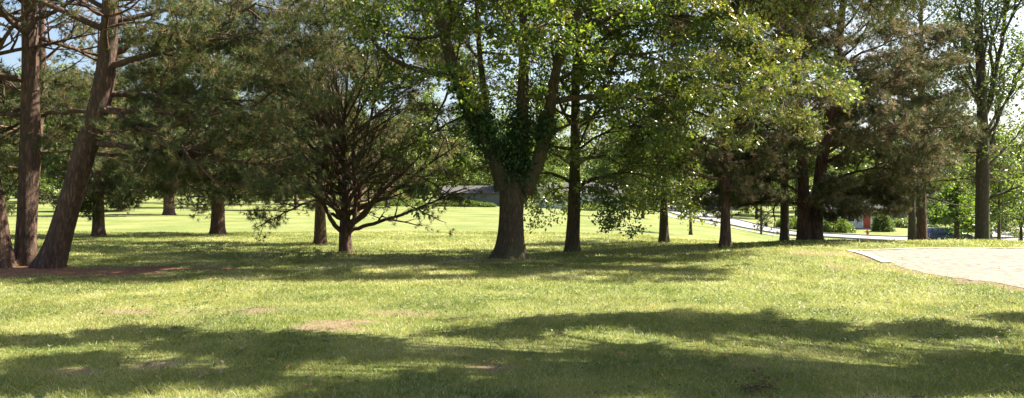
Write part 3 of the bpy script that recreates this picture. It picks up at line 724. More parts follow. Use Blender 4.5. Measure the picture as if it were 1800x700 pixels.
# ---- the great oak in the middle
def oak():
    d = root(897, 455); b = at(895, d)
    tr = rooted(d, [(896, 458, .56), (897, 438, .44), (898, 400, .37), (900, 350, .375), (903, 322, .42), (908, 305, .30)])
    l1 = [(P3(890, 330, d), .27), (P3(874, 290, d - .1), .22), (P3(850, 245, d - .3), .185), (P3(825, 195, d - .5), .165), (P3(802, 140, d - .6), .155), (P3(786, 80, d - .6), .16), (P3(766, 10, d - .7), .13), (P3(740, -90, d - 1), .10), (P3(700, -230, d - 1.4), .05)]
    l2 = [(P3(904, 335, d), .25), (P3(914, 290, d + .1), .20), (P3(918, 220, d + .2), .175), (P3(921, 130, d + .2), .155), (P3(920, 50, d + .3), .12), (P3(918, -60, d + .4), .09), (P3(925, -260, d + .6), .04)]
    l3 = [(P3(918, 335, d), .25), (P3(940, 302, d), .20), (P3(958, 250, d - .1), .17), (P3(968, 190, d - .2), .15), (P3(976, 120, d - .2), .14), (P3(998, 62, d - .3), .13), (P3(1035, -10, d - .4), .10), (P3(1075, -130, d - .6), .06), (P3(1090, -230, d - .6), .03)]
    l4 = [(P3(862, 262, d + .3), .12), (P3(858, 200, d + .9), .10), (P3(846, 130, d + 1.4), .09), (P3(838, 40, d + 1.8), .08), (P3(836, -100, d + 2), .05)]
    gs = [G(d - .6, (806, 140), (760, 128), (700, 112), (664, 85), (632, 30), r=(.10, .04), dd=-.8), G(d - .6, (790, 60), (730, 70), (680, 60), (620, 30), r=(.06, .02), dd=1.5),
          G(d - .1, (966, 178), (1030, 170), (1100, 165), (1160, 180), (1230, 240), r=(.10, .02), dd=-1.), G(d, (1010, 45), (1060, 40), (1110, 10), (1200, 0), r=(.08, .02), dd=-1),
          G(d, (1000, 60), (1060, 90), (1130, 100), (1220, 70), (1290, 60), r=(.07, .02), dd=-2), G(d, (974, 140), (1040, 120), (1100, 130), (1180, 90), r=(.06, .02), dd=2.5),
          G(d, (800, 130), (770, 200), (740, 260), (720, 310), r=(.04, .012), dd=-1.5), G(d + 2, (845, 110), (810, 60), (760, 20), r=(.06, .02), dd=1),
          G(d - .2, (922, 90), (890, 40), (860, 0), (840, -60), r=(.06, .02), dd=-2.5), G(d + .2, (920, 110), (945, 60), (960, 10), r=(.05, .02), dd=2),
          G(d - .3, (828, 200), (790, 215), (750, 240), r=(.045, .015), dd=.8), G(d - .1, (960, 240), (1010, 215), (1080, 200), (1120, 215), r=(.05, .015), dd=2),
          G(d - .6, (795, 110), (820, 60), (835, 110), (832, 190), r=(.03, .01), dd=-2.2), G(d - .4, (985, 80), (960, 30), (940, 60), (935, 120), r=(.03, .01), dd=-2.4)]
    au = []
    for on, n in ((1, 7), (2, 6), (3, 7), (4, 5)): au.append(dict(on=on, n=n, z0=6.0, z1=10.5, L0=4.2, L1=2.2, el0=.1, el1=.7))
    t = make_tree('oak_tree', 'great old oak with thick flared trunk forking into ivy clad limbs', b, 'tree', tr, gs, au, 'oak', dict(OAK),
        dict(type='leaf', k=7, spread=.12, size=.13, tint=(.1, 1.), mat='oak_leaf'), 'oak_bark', 31, trunks=[l1, l2, l3, l4],
        pads=fill(640, 830, -40, 150, d, 3, 30, 42, 18, 44, 12) + fill(850, 1000, -60, 90, d - .5, 2.5, 24, 36, 18, 44, 13) + fill(1000, 1260, -60, 160, d, 3, 42, 42, 18, 46, 14) + fill(1030, 1250, 140, 270, d - .5, 2, 22, 38, 16, 40, 15)
          + fill(880, 960, 110, 230, d + 1.5, 1, 10, 24, 18, 34, 18) + shade_pads(range(350, 880, 62), (462, 488), 4, 130, rx=70, ry=8), leaf2=BRIGHT,
        pads2=fill(815, 865, 20, 200, d - 2, .5, 14, 16, 12, 30, 16) + fill(860, 990, -10, 90, d - 2.4, .5, 16, 20, 12, 30, 17) + [pad(600, 5, d - 3, 42, 22, 50), pad(575, 35, d - 3, 26, 16, 34), pad(625, 50, d - 2.6, 24, 14, 30), pad(655, 15, d - 2.6, 24, 14, 26)])
    # ivy on the fork and lower limbs
    rng = np.random.default_rng(5); pts = []
    base = np.array(b)
    for limb, a, c, n, sp in ((l1, 1.3, 4.4, 1500, .15), (l2, .6, 2.3, 1500, .26), (l3, 1.9, 2.8, 450, .12), (l4, 0, 1.5, 300, .15), (tr, 4.6, 5, 300, .16)):
        q = rng.uniform(a, c, n); P = np.array([p for p, r in limb]); r_ = np.array([r for p, r in limb]); k = np.arange(len(P))
        c_ = np.stack([np.interp(q, k, P[:, j]) for j in range(3)], 1); rr = np.interp(q, k, r_)
        o = rng.normal(size=(n, 3)); o /= np.linalg.norm(o, axis=1)[:, None]; c_[:, 0] += (.08 if limb is l1 else (-.10 if limb is l2 else -.05 if limb is l3 else 0)) if True else ((-.13 if limb is l3 else 0)); c_[:, 0] += rng.normal(0, .04, n); pts.append(c_ + o * (rr + np.abs(rng.normal(0, sp, n)))[:, None])
    S = np.vstack(pts) - base; dn = rng.normal(size=S.shape); dn /= np.linalg.norm(dn, axis=1)[:, None]
    V, Fc, T = crown_leaves(rng, S, dn, 3, .06, .11, .0, .9, LEAF, .8)
    link('ivy', mk_mesh('ivy', V, Fc, M['ivy_leaf'], False, T), t)
    # hanging dead vines
    tb = []
    for k in range(9):
        x0 = rng.choice([930, 938, 968, 972, 958, 915]); p = P3(x0 + rng.uniform(-6, 6), rng.uniform(100, 150), d - .35) - base; L = rng.uniform(.7, 1.7); pts_ = [p]
        for i in range(8): p = p + np.array([rng.normal(0, .05), rng.normal(0, .03), -L / 8]); pts_.append(p)
        tb.append((np.array(pts_), np.full(9, .009), 4))
    link('vine', tubes_mesh('vine', tb, M['grey_bark']), t)
oak()

# ---- broadleaf with low forks right of the oak
def second():
    d = root(1007, 442); b = at(1006, d)
    tr = rooted(d, [(1005, 443, .26), (1006, 425, .215), (1009, 380, .195), (1010, 330, .185), (1011, 250, .16), (1012, 150, .13), (1014, 30, .10), (1016, -140, .05)])
    gs = [G(d, (1008, 325), (990, 312), (962, 302), (930, 310), (950, 350), r=(.06, .012), dd=-.8), G(d, (1012, 335), (1030, 318), (1062, 312), (1110, 300), (1160, 320), r=(.08, .015), dd=-.8),
          G(d, (1012, 340), (1040, 325), (1058, 345), (1075, 385), r=(.035, .01), dd=-1.2), G(d, (1008, 330), (970, 330), (952, 355), (945, 388), r=(.03, .01), dd=1.4), G(d, (1010, 300), (1050, 260), (1110, 240), r=(.06, .02), dd=1.5),
          G(d, (1010, 290), (970, 270), (940, 240), r=(.05, .02), dd=1.5), G(d, (1011, 270), (1060, 230), (1120, 215), (1170, 250), r=(.05, .015), dd=-1),
          G(d + 1, (1020, 320), (1010, 335), (985, 350), (990, 372), r=(.03, .01), dd=1), G(d, (1040, 318), (1090, 330), (1095, 375), (1100, 398), r=(.03, .01), dd=.5), G(d, (1013, 110), (1080, 50), (1180, 20), (1270, 40), (1350, 90), (1400, 150), r=(.07, .015), dd=-5.4)]
    make_tree('leafy_tree', 'slim dark trunked tree with two low side limbs just right of the great oak', b, 'tree', tr, gs,
        [dict(n=24, z0=2.9, z1=8.2, L0=3.3, L1=1.6, el0=.2, el1=.8)], 'oak', dict(OAK), dict(type='leaf', k=7, spread=.12, size=.12, tint=(.2, 1.), mat='grey_leaf'), 'oak_bark', 41,
        pads=fill(930, 990, 310, 375, d + 1, .8, 9, 20, 14, 34, 19) + fill(1025, 1110, 320, 392, d - .6, .8, 13, 22, 12, 34, 20) + fill(1030, 1200, 200, 330, d, 2, 26, 34, 18, 44, 21) + fill(930, 1000, 220, 300, d + 1.5, 1, 8, 26, 16, 36, 22), leaf2=BRIGHT,
        pads2=[pad(x, y, dd, a * 1.05, b_ * 1.1, int(a * b_ / 12 + 14), .5) for x, y, dd, a, b_ in ((1370, 85, 17.8, 50, 16), (1445, 152, 17.4, 48, 12), (1390, 205, 17.4, 52, 13), (1425, 228, 17.3, 18, 12), (1345, 160, 18, 40, 11), (1270, 105, 18.4, 45, 16), (1310, 190, 18.4, 40, 12), (1235, 160, 18.8, 40, 14), (1300, 250, 18.6, 34, 10), (1250, 215, 18.9, 34, 12), (1350, 130, 18.9, 40, 11), (1480, 160, 17.5, 20, 6), (1310, 45, 18.5, 45, 14), (1200, 110, 19.3, 40, 14), (1410, 120, 17.8, 30, 9))])
second()

# ---- generic standing trees
def simple(name, label, px, d, w_, H, kind, seed, z0, L0, L1, n=26, leaf=None, bark=None, lean=0, fork=None, split=True, P=None, py=None, el=(.1, .8), guides=(), trunks=None, **kw):
    b = at(px, d); r = w_ / F * d / 2; x, y, z = b
    tr = [(np.array([x, y, z - .15]), r * 1.25), (np.array([x, y, z + .5]), r), (np.array([x + lean * .3, y, z + H * .3]), r * .85), (np.array([x + lean * .6, y, z + H * .6]), r * .6), (np.array([x + lean, y, z + H]), r * .15)]
    P = P or dict(PINE if kind == 'pine' else OAK)
    if 'pads' in kw: pass
    leaf = leaf or (dict(NL) if kind == 'pine' else dict(type='leaf', k=7, spread=.2, size=.15, tint=(.1, .9), mat='oak_leaf'))
    return make_tree(name, label, b, 'tree', tr, guides, [dict(n=n, z0=z0, z1=H * .97, L0=L0, L1=L1, el0=el[0], el1=el[1])], kind, P, leaf, bark or ('pine_bark' if kind == 'pine' else 'grey_bark'), seed, split=split, trunks=trunks, pads=kw.get('pads', ()))

FN = dict(NL, k=3, size=.25, spread=.22, wide=2.2)
FP = dict(PINE, kids=[9, 6, 3]); FO = dict(OAK, kids=[7, 6, 5, 4])
simple('pine_tree', 'small dark pine behind the leaning pines, foliage down to the lawn', 173, root(173, 416), 19, 9.5, 'pine', 51, 1.3, 3.2, 1.2, 40, FN, P=FP, el=(-.05, .7), pads=fill(110, 240, 290, 375, 36.5, 1, 14, 24, 9, 30, 31) + shade_pads(range(-60, 110, 50), (420, 432), 10, 50, (6, 8), 50, 3))
simple('pine_tree', 'far dark pine with its trunk in a band of shade', 297, root(297, 378), 17, 15, 'pine', 52, 2.0, 4.8, 1.6, 40, dict(FN, size=.36, spread=.35, wide=3), P=FP, el=(0, .7))
simple('pine_tree', 'stout short trunked pine standing alone on the left lawn', 383, root(383, 412), 21, 12, 'pine', 53, 1.7, 4.2, 1.5, 44, FN, P=FP, el=(-.05, .7), pads=fill(310, 470, 270, 350, 40, 2, 18, 30, 10, 34, 30) + shade_pads(range(130, 330, 50), (417, 427), 9, 50, (6, 8), 50, 2.5))
simple('pine_tree', 'straight pale brown trunk directly behind the low spreading pine', 563, root(563, 430), 18, 11, 'pine', 54, 3.0, 3.8, 1.4, 36, FN, P=FP, pads=shade_pads(range(330, 520, 60), (430,), 8, 50, (6, 8), 60, 3.5))
simple('leafy_tree', 'small sunlit tree with twin dark stems right of the slim trunked tree', 1167, root(1167, 428), 15, 6.2, 'oak', 55, 1.7, 2.3, 1.0, 34, dict(type='leaf', k=9, spread=.2, size=.14, tint=(.1, .9), mat='bright_leaf'), P=dict(FO), el=(0, .9), pads=fill(1095, 1235, 285, 375, 31, 1.2, 22, 26, 14, 40, 32))
simple('sapling', 'thin straight sapling on the open lawn near the curving street', 1214, root(1214, 413), 5, 6, 'oak', 56, 2.4, 1.5, .6, 18, dict(type='leaf', k=6, spread=.18, size=.16, tint=(.4, 1.), mat='far_leaf'), P=dict(FO))
BN = dict(FN, mat='dead_needle', tint=(.0, .85), dead=.15)
simple('pine_tree', 'pine with short dark trunk and browning needles left of the double trunk', 1275, root(1275, 434), 17, 10.5, 'pine', 57, 1.9, 3.4, 1.3, 36, dict(BN, size=.2, k=4, spread=.16), P=FP, el=(0, .7), pads=fill(1245, 1350, 290, 360, 27, 1.5, 14, 26, 10, 34, 33) + shade_pads(range(900, 1290, 66), (456, 476), 5, 70))
simple('leafy_tree', 'dark single trunk close to the left of the double trunked pine', 1379, 30.5, 15, 9.5, 'oak', 58, 2.2, 2.8, 1.2, 28, dict(type='leaf', k=6, spread=.2, size=.15, tint=(.1, .8), mat='oak_leaf'), P=dict(FO))

def double_pine():
    d = 28.2; b = at(1420, d)
    tr = rooted(d, [(1413, 440, .25), (1413, 400, .22), (1413, 330, .20), (1410, 270, .17), (1402, 180, .14), (1395, 60, .11), (1385, -80, .07), (1380, -190, .03)])
    t2 = rooted(d + .1, [(1430, 440, .30), (1432, 400, .24), (1438, 330, .22), (1448, 260, .20), (1462, 180, .17), (1478, 60, .13), (1490, -80, .08), (1495, -190, .03)])
    gs = [G(d, (1410, 362), (1380, 352), (1340, 356), (1300, 365), (1260, 345), r=(.06, .012), dd=-1.8), G(d, (1408, 340), (1370, 318), (1320, 310), (1270, 330), r=(.05, .012), dd=-1), G(d, (1410, 320), (1370, 280), (1320, 260), (1260, 270), r=(.055, .012), dd=1),
          G(d, (1440, 350), (1480, 342), (1530, 345), (1600, 340), r=(.05, .012), dd=-1), G(d, (1442, 330), (1500, 300), (1560, 295), (1630, 305), r=(.06, .012), dd=-1.5), G(d, (1450, 270), (1500, 240), (1570, 225), (1640, 200), r=(.06, .015), dd=-1),
          G(d, (1460, 200), (1520, 160), (1600, 130), (1660, 90), r=(.06, .015), dd=.8), G(d, (1470, 120), (1540, 80), (1610, 60), r=(.05, .015), dd=-1), G(d, (1405, 230), (1360, 200), (1310, 190), r=(.05, .015), dd=-1)]
    make_tree('pine_tree', 'double trunked pine with browning needles on the rise, left of the sand pit', b, 'tree', tr, gs,
        [dict(n=18, z0=2.4, z1=9.5, L0=3.6, L1=1.4, el0=.1, el1=.7), dict(on=1, n=24, z0=2.4, z1=9.5, L0=4.2, L1=1.4, el0=.1, el1=.7)], 'pine', dict(PINE), dict(BN, size=.18, spread=.12, wide=1.8, k=3), 'pine_bark', 61, trunks=[t2],
        pads=fill(1270, 1400, 230, 350, d - .5, 1.5, 22, 32, 12, 36, 34) + fill(1270, 1480, 20, 230, d, 2.2, 34, 38, 14, 32, 35) + fill(1460, 1690, 40, 330, d, 2.2, 54, 38, 11, 32, 36) + fill(1440, 1510, 330, 392, d - 1, 1., 18, 20, 8, 30, 37) + fill(1490, 1600, 325, 366, d - .5, 1., 26, 24, 8, 34, 47))
double_pine()
simple('leafy_tree', 'dark thin trunk pressed against the left side of a paler pine trunk by the street', 1603, 39, 13, 9, 'oak', 62, 2.6, 3.2, 1.2, 28, dict(type='leaf', k=7, spread=.22, size=.18, tint=(.1, .8), mat='oak_leaf'), P=dict(FO))
simple('pine_tree', 'brown needled pine rising behind the far edge of the sand pit', 1620, 34, 17, 11.5, 'pine', 63, 2.8, 4.0, 1.4, 30, dict(BN, size=.20, k=2, tint=(0, .7)), P=dict(PINE), el=(0, .7), pads=fill(1540, 1720, 60, 345, 34, 2, 34, 34, 10, 32, 38))
def tall_right():
    d = 31; b = at(1726, d)
    tr = rooted(d, [(1726, 445, .30), (1727, 400, .25), (1727, 300, .22), (1728, 200, .20), (1724, 120, .16), (1720, 30, .13), (1716, -80, .09), (1712, -240, .04)])
    gs = [G(d, (1730, 350), (1750, 345), (1780, 332), (1830, 315), r=(.075, .03), dd=-.5), G(d, (1728, 210), (1745, 150), (1762, 70), (1775, -20), (1790, -120), r=(.12, .03), dd=.8), G(d, (1729, 260), (1752, 215), (1780, 150), (1810, 80), r=(.07, .02), dd=-.6),
          G(d, (1728, 240), (1760, 190), (1800, 130), (1830, 90), r=(.05, .015), dd=1.), G(d, (1726, 190), (1706, 130), (1690, 50), (1680, -30), r=(.07, .02), dd=.3), G(d, (1726, 270), (1700, 230), (1680, 170), r=(.04, .012), dd=-1), G(d, (1729, 300), (1765, 265), (1800, 220), r=(.05, .015), dd=0)]
    make_tree('tall_tree', 'tall tree at the right with slender upright limbs and thin pale foliage', b, 'tree', tr, gs,
        [dict(n=18, z0=3.4, z1=12, L0=3.2, L1=1.5, el0=.7, el1=1.1)], 'oak', dict(OAK, trop=[.06, .08, .05, 0], ang=[.5, .5, .6, .6]), dict(type='leaf', k=5, spread=.22, size=.13, tint=(.0, .9), mat='grey_leaf'), 'grey_bark', 71, pads=fill(1650, 1830, 60, 330, d, 2, 26, 26, 20, 26, 39))
tall_right()
simple('sapling', 'thin trunked young tree at the right edge beside the street', 1756, 60, 6, 6.5, 'oak', 72, 2.6, 2.2, .8, 22, dict(type='leaf', k=6, spread=.25, size=.22, tint=(.2, .9), mat='far_leaf'), P=dict(FO), split=False)
simple('small_tree', 'small dense round crowned tree standing in front of the blue car', 1682, 66, 10, 5.0, 'oak', 73, 1.5, 2.0, .9, 34, dict(type='leaf', k=9, spread=.2, size=.2, tint=(.1, .8), mat='oak_leaf'), P=dict(FO), split=False)

# ---- the big broadleaf beside the camera: it shades the near lawn and hangs bright sprays into view
SHADE = [(1250, 584, 90, 14), (1150, 575, 70, 10), (1120, 562, 110, 16), (1260, 556, 120, 14), (1380, 572, 100, 16), (960, 568, 60, 11), (830, 592, 90, 13), (1460, 596, 70, 14), (1600, 580, 60, 10), (1690, 585, 40, 8), (1775, 562, 45, 8), 
         (1700, 640, 60, 14), (1100, 625, 110, 15), (1330, 660, 90, 16), (1150, 662, 90, 15), (960, 655, 90, 20), (900, 690, 70, 14), (1250, 695, 60, 14), (700, 680, 80, 18),
         (60, 600, 90, 12), (230, 588, 110, 9), (420, 600, 90, 13), (540, 606, 90, 12), (660, 622, 50, 10), (480, 625, 90, 12), (120, 640, 60, 14), (60, 672, 90, 20), (240, 668, 80, 18), (380, 668, 60, 14), (300, 620, 60, 10), (1530, 692, 60, 10), (1790, 665, 40, 12), (560, 700, 60, 12),
         (200, 770, 220, 40), (800, 800, 220, 45), (1300, 790, 220, 40)]
# openings in the crown through which the sun reaches the lawn
GAPS = [(1060, 592, 80, 15), (1190, 628, 50, 10), (1440, 622, 80, 19), (1570, 603, 60, 10), (1680, 612, 50, 10), (1722, 575, 25, 8), (800, 612, 60, 10), (720, 633, 60, 9), (640, 668, 60, 15), (560, 652, 60, 12), (260, 634, 70, 9), (190, 612, 70, 7),
        (60, 625, 50, 8), (320, 690, 70, 12), (480, 692, 50, 9), (1430, 668, 70, 14), (1565, 667, 50, 10), (1700, 688, 70, 12), (900, 628, 40, 9), (1010, 640, 50, 10), (120, 655, 40, 8), (1270, 600, 30, 7), (820, 680, 40, 9)]
def near_tree():
    rng = np.random.default_rng(81); bx, by = 11.6, 9.0
    base = np.array([bx, by, float(gh(bx, by))]); t = empty('oak_tree', base); tag(t, 'big overhanging oak whose bright yellow green sprays hang in along the top edge', 'tree')
    tr = [(base + [0, 0, -.15], .50), (base + [0, 0, .5], .40), (base + [-.1, .1, 2.6], .36), (base + [-.3, .2, 5], .30), (base + [-.7, .2, 7.5], .2), (base + [-1, .2, 10.5], .07)]
    tb = trunk_tube([p - base for p, r in tr], [r for p, r in tr], 81); link('trunk', tubes_mesh('trunk', [tb], M['oak_bark']), t)
    cl = []
    for (px, py, rx, ry) in SHADE:
        if py > 720: cl.append((ell(px, py, rx, ry, rng.uniform(6.3, 8.6)), 0)); continue
        m_ = 6 if rx > 55 else 4
        for k in range(m_):
            a = 6.283 * k / m_ + rng.uniform(0, 1); f = rng.uniform(.35, .8)
            cl.append((ell(px + math.cos(a) * rx * f, py + math.sin(a) * ry * f, rx * rng.uniform(.26, .40), ry * rng.uniform(.28, .44), rng.uniform(5.9, 8.4)), 0))
    for k in range(5): a = rng.uniform(0, 6.28); q = rng.uniform(1, 5.5); cl.append(((np.array([bx + math.cos(a) * q, by + math.sin(a) * q * .6 - 1.0, rng.uniform(8.5, 11.5)]), np.array([1.5, 1.2, .7])), 0))
    def sp(px, py, d, rx, rz): return ((P3(px, py, d), np.array([rx / F * d, .5, rz / F * d])), 1)
    cl += [sp(1250, -5, 12.5, 60, 30), sp(1370, 0, 12, 60, 32), sp(1480, 2, 12, 50, 38), sp(1580, 0, 12, 60, 32), sp(1670, -5, 12, 45, 22), sp(1545, 40, 12.5, 35, 12)]
    P = dict(OAK, leaf=2, lstart=.2)
    S0, D0, S1, D1, FL, FD = [], [], [], [], [], []
    tp = tb[0]
    limbs = []
    for zz, pp in ((7, [P3(1640, -240, 11), P3(1440, -110, 12), P3(1300, -60, 12.3), P3(1230, -40, 12.5)]),):
        i = int(np.argmin(abs(tp[:, 2] - zz))); g = np.array([tp[i]] + [p - base for p in pp]); q = np.linspace(0, len(g) - 1, 30); pts = np.stack([np.interp(q, np.arange(len(g)), g[:, k]) for k in range(3)], 1)
        for _ in range(5): pts[1:-1] = (pts[:-2] + 2 * pts[1:-1] + pts[2:]) / 4
        pts[1:-1] += rng.normal(0, .06, (28, 3)); limbs.append([(pts, np.linspace(.06, .012, 30), 8)])
    LP = np.vstack([l[0][0] for l in limbs]); LR = np.concatenate([l[0][1] for l in limbs])
    for (c, r), vis in cl:
        c = c - base; hd = math.hypot(c[0], c[1]); q = np.linspace(0, 1, 12)[:, None]
        if vis:
            i = int(np.argmin(((LP - c) ** 2).sum(1) + 2 * np.maximum(0, c[2] - LP[:, 2]))); p0 = LP[i]; mid = (p0 + c) / 2 + [0, 0, .2]; ra = min(LR[i] * .7, .03)
        else:
            i = int(np.argmin(abs(tp[:, 2] - max(5.6, c[2] - .2 * hd)))); p0 = tp[i]; mid = p0 * .45 + c * .55; mid[2] = max(p0[2], c[2]) + .5; ra = .012 + .004 * hd
        pts = (1 - q) ** 2 * p0 + 2 * q * (1 - q) * mid + q ** 2 * c; pts[1:-1] += rng.normal(0, .03, (10, 3))
        own = i // 30 if vis else None
        tubes = [(pts, np.linspace(ra, .008, 12), 7)]; vol = float(r[0] * r[1]); nt_ = max(3, int(9 * vol / .8 + 3)) if not vis else int(14 * r[0] * r[2] / .12)
        nt_ = min(nt_, 60)
        for k in range(nt_):
            a = rng.normal(size=3); a = a / np.linalg.norm(a) * rng.uniform(.35, 1.) ** .5; e = c + a * r; j = rng.integers(7, 12); s = pts[j]; m_ = (s + e) / 2 + rng.normal(0, .06, 3); tw = np.array([s, m_, e]); tubes.append((tw, np.array([.010, .007, .003]), 3))
            (S1 if vis else S0).append(e); (D1 if vis else D0).append(unit(e - s))
        n = int(min(1500, 470 * vol + 22)) if not vis else int(95 * r[0] * r[2] / .12)
        a = rng.normal(size=(n, 3)); a /= np.linalg.norm(a, axis=1)[:, None]; a *= rng.uniform(0, 1, n)[:, None] ** .4
        FL.append((c + a * r * (1 + .2 * np.sin(a[:, :1] * 7)), vis))
        if vis: limbs[own] += tubes
        else: link('branch', tubes_mesh('branch', tubes, M['oak_bark']), t)
    for l in limbs: link('branch', tubes_mesh('branch', l, M['oak_bark']), t)
    A = np.vstack([x for x, v in FL if not v]); B = np.vstack([x for x, v in FL if v])
    Wp = A + base; kk = (Wp[:, 2] / SUNV.z)[:, None]; gp = Wp[:, :2] - kk * np.array([SUNV.x, SUNV.y]); gy = np.maximum(gp[:, 1], 1.); gx = gp[:, 0]; cx_ = 900 + F * gx / gy; cy_ = HZ + EYE * F / gy
    nz = fbm(gx * 2.0, gy * 2.0, 61, 3) - .5; keep = nz * 1. + .5 * (fbm(gx * .9, gy * .9, 62, 2) - .5) < .17
    for (hx, hy, ra_, rb_) in GAPS: keep &= ((cx_ - hx) / ra_) ** 2 + ((cy_ - hy) / rb_) ** 2 + 2.5 * nz > 1.25
    A = A[keep]
    dn = lambda n: (lambda a: a / np.linalg.norm(a, axis=1)[:, None])(rng.normal(size=(n, 3)))
    V, Fc, T = crown_leaves(rng, A, dn(len(A)), 4, .10, .18, .0, .6); V2, F2, T2 = crown_leaves(rng, B, dn(len(B)), 2, .09, .125, .3, 1.05, LOBED)
    print('near', len(Fc), len(F2))
    link('crown', mk_mesh('crown', np.vstack([V, V2]), np.vstack([Fc, F2 + len(V)]), M['bright_leaf'], False, np.r_[T, T2]), t)
near_tree()

# ---------------------------------------------------------------- trees further back: a few kinds, copied whole
def proto(kind, seed, H, L0, z0, n, mat, size, k, tint, bark='grey_bark', r=.22, el=(.1, .8)):
    leaf = dict(type='leaf', k=k, spread=.45, size=size, tint=tint, mat=mat) if kind == 'oak' else dict(NL, k=k, size=size, spread=.35, wide=3, mat=mat, tint=tint)
    P = dict(OAK, kids=[6, 5, 4, 3]) if kind == 'oak' else dict(PINE, kids=[8, 5, 3])
    tr = [(np.array([0, 0, -.2]), r * 1.3), (np.array([0, 0, .6]), r), (np.array([.1, 0, H * .35]), r * .8), (np.array([.0, .1, H * .65]), r * .5), (np.array([0, 0, H]), .04)]
    return make_tree('background_tree', 'background tree', (0, 0, 0), 'tree', tr, (), [dict(n=n, z0=z0, z1=H * .97, L0=L0, L1=L0 * .35, el0=el[0], el1=el[1])], kind, P, leaf, bark, seed, split=False, minr=.02)
protos = [proto('oak', 101, 14, 6.0, 2.6, 34, 'far_leaf', .34, 9, (.2, 1.)), proto('oak', 102, 11, 5.2, 1.6, 30, 'far_leaf', .32, 9, (.0, .8)),
          proto('pine', 103, 14, 4.6, 1.8, 44, 'needle', .55, 3, (.1, .75), 'pine_bark'), proto('oak', 104, 16, 6.5, 3.2, 34, 'grey_leaf', .34, 8, (.1, 1.))]
used = [False] * 4
def back(px, d, kind, s, label, name='background_tree', group='trees in the backdrop'):
    if not used[kind]: o = protos[kind]; used[kind] = True
    else: o = copy_tree(protos[kind])
    o.name = name; o.location = at(px, d) + [0, 0, -.05]; o.scale = (s, s, s); o.rotation_euler = (0, 0, (px * 1.7 + d) % 6.28)
    tag(o, label, 'tree', group)
BT = [(-60, 62, 2, .95), (40, 95, 0, 1.1), (130, 120, 3, 1.1), (215, 85, 2, .9), (300, 130, 0, 1.2), (385, 105, 3, .95), (470, 125, 1, 1.3), (520, 98, 2, .9), (600, 135, 0, 1.2), (680, 118, 1, 1.1),
      (745, 150, 3, 1.2), (820, 160, 0, 1.2), (925, 142, 1, 1.1), (960, 165, 3, 1.25), (1085, 150, 0, 1.1), (1130, 96, 1, .8), (1180, 165, 3, 1.2), (1250, 160, 1, 1.1), (1330, 135, 0, 1.), (1400, 150, 3, 1.1),
      (1460, 112, 1, .7), (1575, 140, 0, .9), (1640, 118, 1, .8), (1690, 150, 3, 1.), (1760, 108, 0, .75), (1820, 130, 1, 1.), (1900, 100, 2, 1.), (-200, 80, 3, 1.), (1480, 170, 3, 1.2), (30, 150, 1, 1.6), (880, 190, 1, 1.6), (560, 170, 3, 1.3), (1795, 78, 3, .62), (1740, 92, 0, .8), (1300, 185, 0, 1.4), (200, 160, 0, 1.4)]
desc = ['tall light green leafy tree', 'broad dark green leafy tree', 'dark conical pine', 'tall grey green tree']
def where(px, d):
    land = [(-60, 'at the far left edge behind the joined pines'), (45, 'behind the two tallest left pine trunks'), (173, 'behind the small dark pine'), (297, 'behind the far shaded pine'), (383, 'behind the stout lone pine'),
            (480, 'between the stout lone pine and the low spreading pine'), (608, 'behind the low spreading pine'), (740, 'between the low spreading pine and the great oak'), (897, 'behind the great oak'), (1007, 'behind the slim trunked tree'),
            (1095, 'between the slim trunked tree and the small sunlit tree'), (1167, 'behind the small sunlit tree'), (1275, 'behind the short brown pine'), (1350, 'beside the wooden pole'), (1420, 'behind the double trunked pine'),
            (1500, 'over the white house'), (1575, 'on the bright lawn right of the white house'), (1620, 'behind the brown pine by the sand pit'), (1690, 'beyond the blue car'), (1735, 'behind the tall slender tree'), (1800, 'at the right edge across the street'), (1900, 'beyond the right edge')]
    return min(land, key=lambda a: abs(a[0] - px))[1]
seen = {}
for (px, d, k, s) in sorted(BT, key=lambda a: a[1]):
    lab = desc[k] + ' ' + where(px, d); c = seen.get(lab, 0); seen[lab] = c + 1
    if c: lab = lab.replace(desc[k], 'more distant ' + desc[k])
    back(px, d, k, s, lab)

# distant woods closing the view: one mass
def woods():
    rng = np.random.default_rng(9); S = []
    for row_, (d0, h0) in enumerate(((215, 15), (245, 20))):
        for u in np.arange(-1.0, 1.05, .035):
            d = d0 + rng.uniform(-8, 8); x = (u + rng.uniform(-.01, .01)) * d; H = h0 * rng.uniform(.75, 1.15); z = float(gh(x, d)); n = 420
            a = rng.normal(size=(n, 3)); a /= np.linalg.norm(a, axis=1)[:, None]; a *= rng.uniform(.55, 1.02, n)[:, None] ** .5
            a *= (1 + .25 * np.sin(a[:, :1] * 5 + u * 40) * np.cos(a[:, 1:2] * 4))
            S.append(np.stack([x + a[:, 0] * 6.5, d + a[:, 1] * 6, z + H * .52 + a[:, 2] * H * .5], 1))
    S = np.vstack(S); S[:, 2] = np.maximum(S[:, 2], gh(S[:, 0], S[:, 1]) + .2); D = rng.normal(size=S.shape); D /= np.linalg.norm(D, axis=1)[:, None]
    V, Fc, T = crown_leaves(rng, S, D, 3, .9, 1.1, .1, .9)
    tag(link('distant_woods', mk_mesh('distant_woods', V, Fc, M['far_leaf'], False, T)), 'hazy belt of distant woods closing the view', 'woods', kind='stuff')
woods()

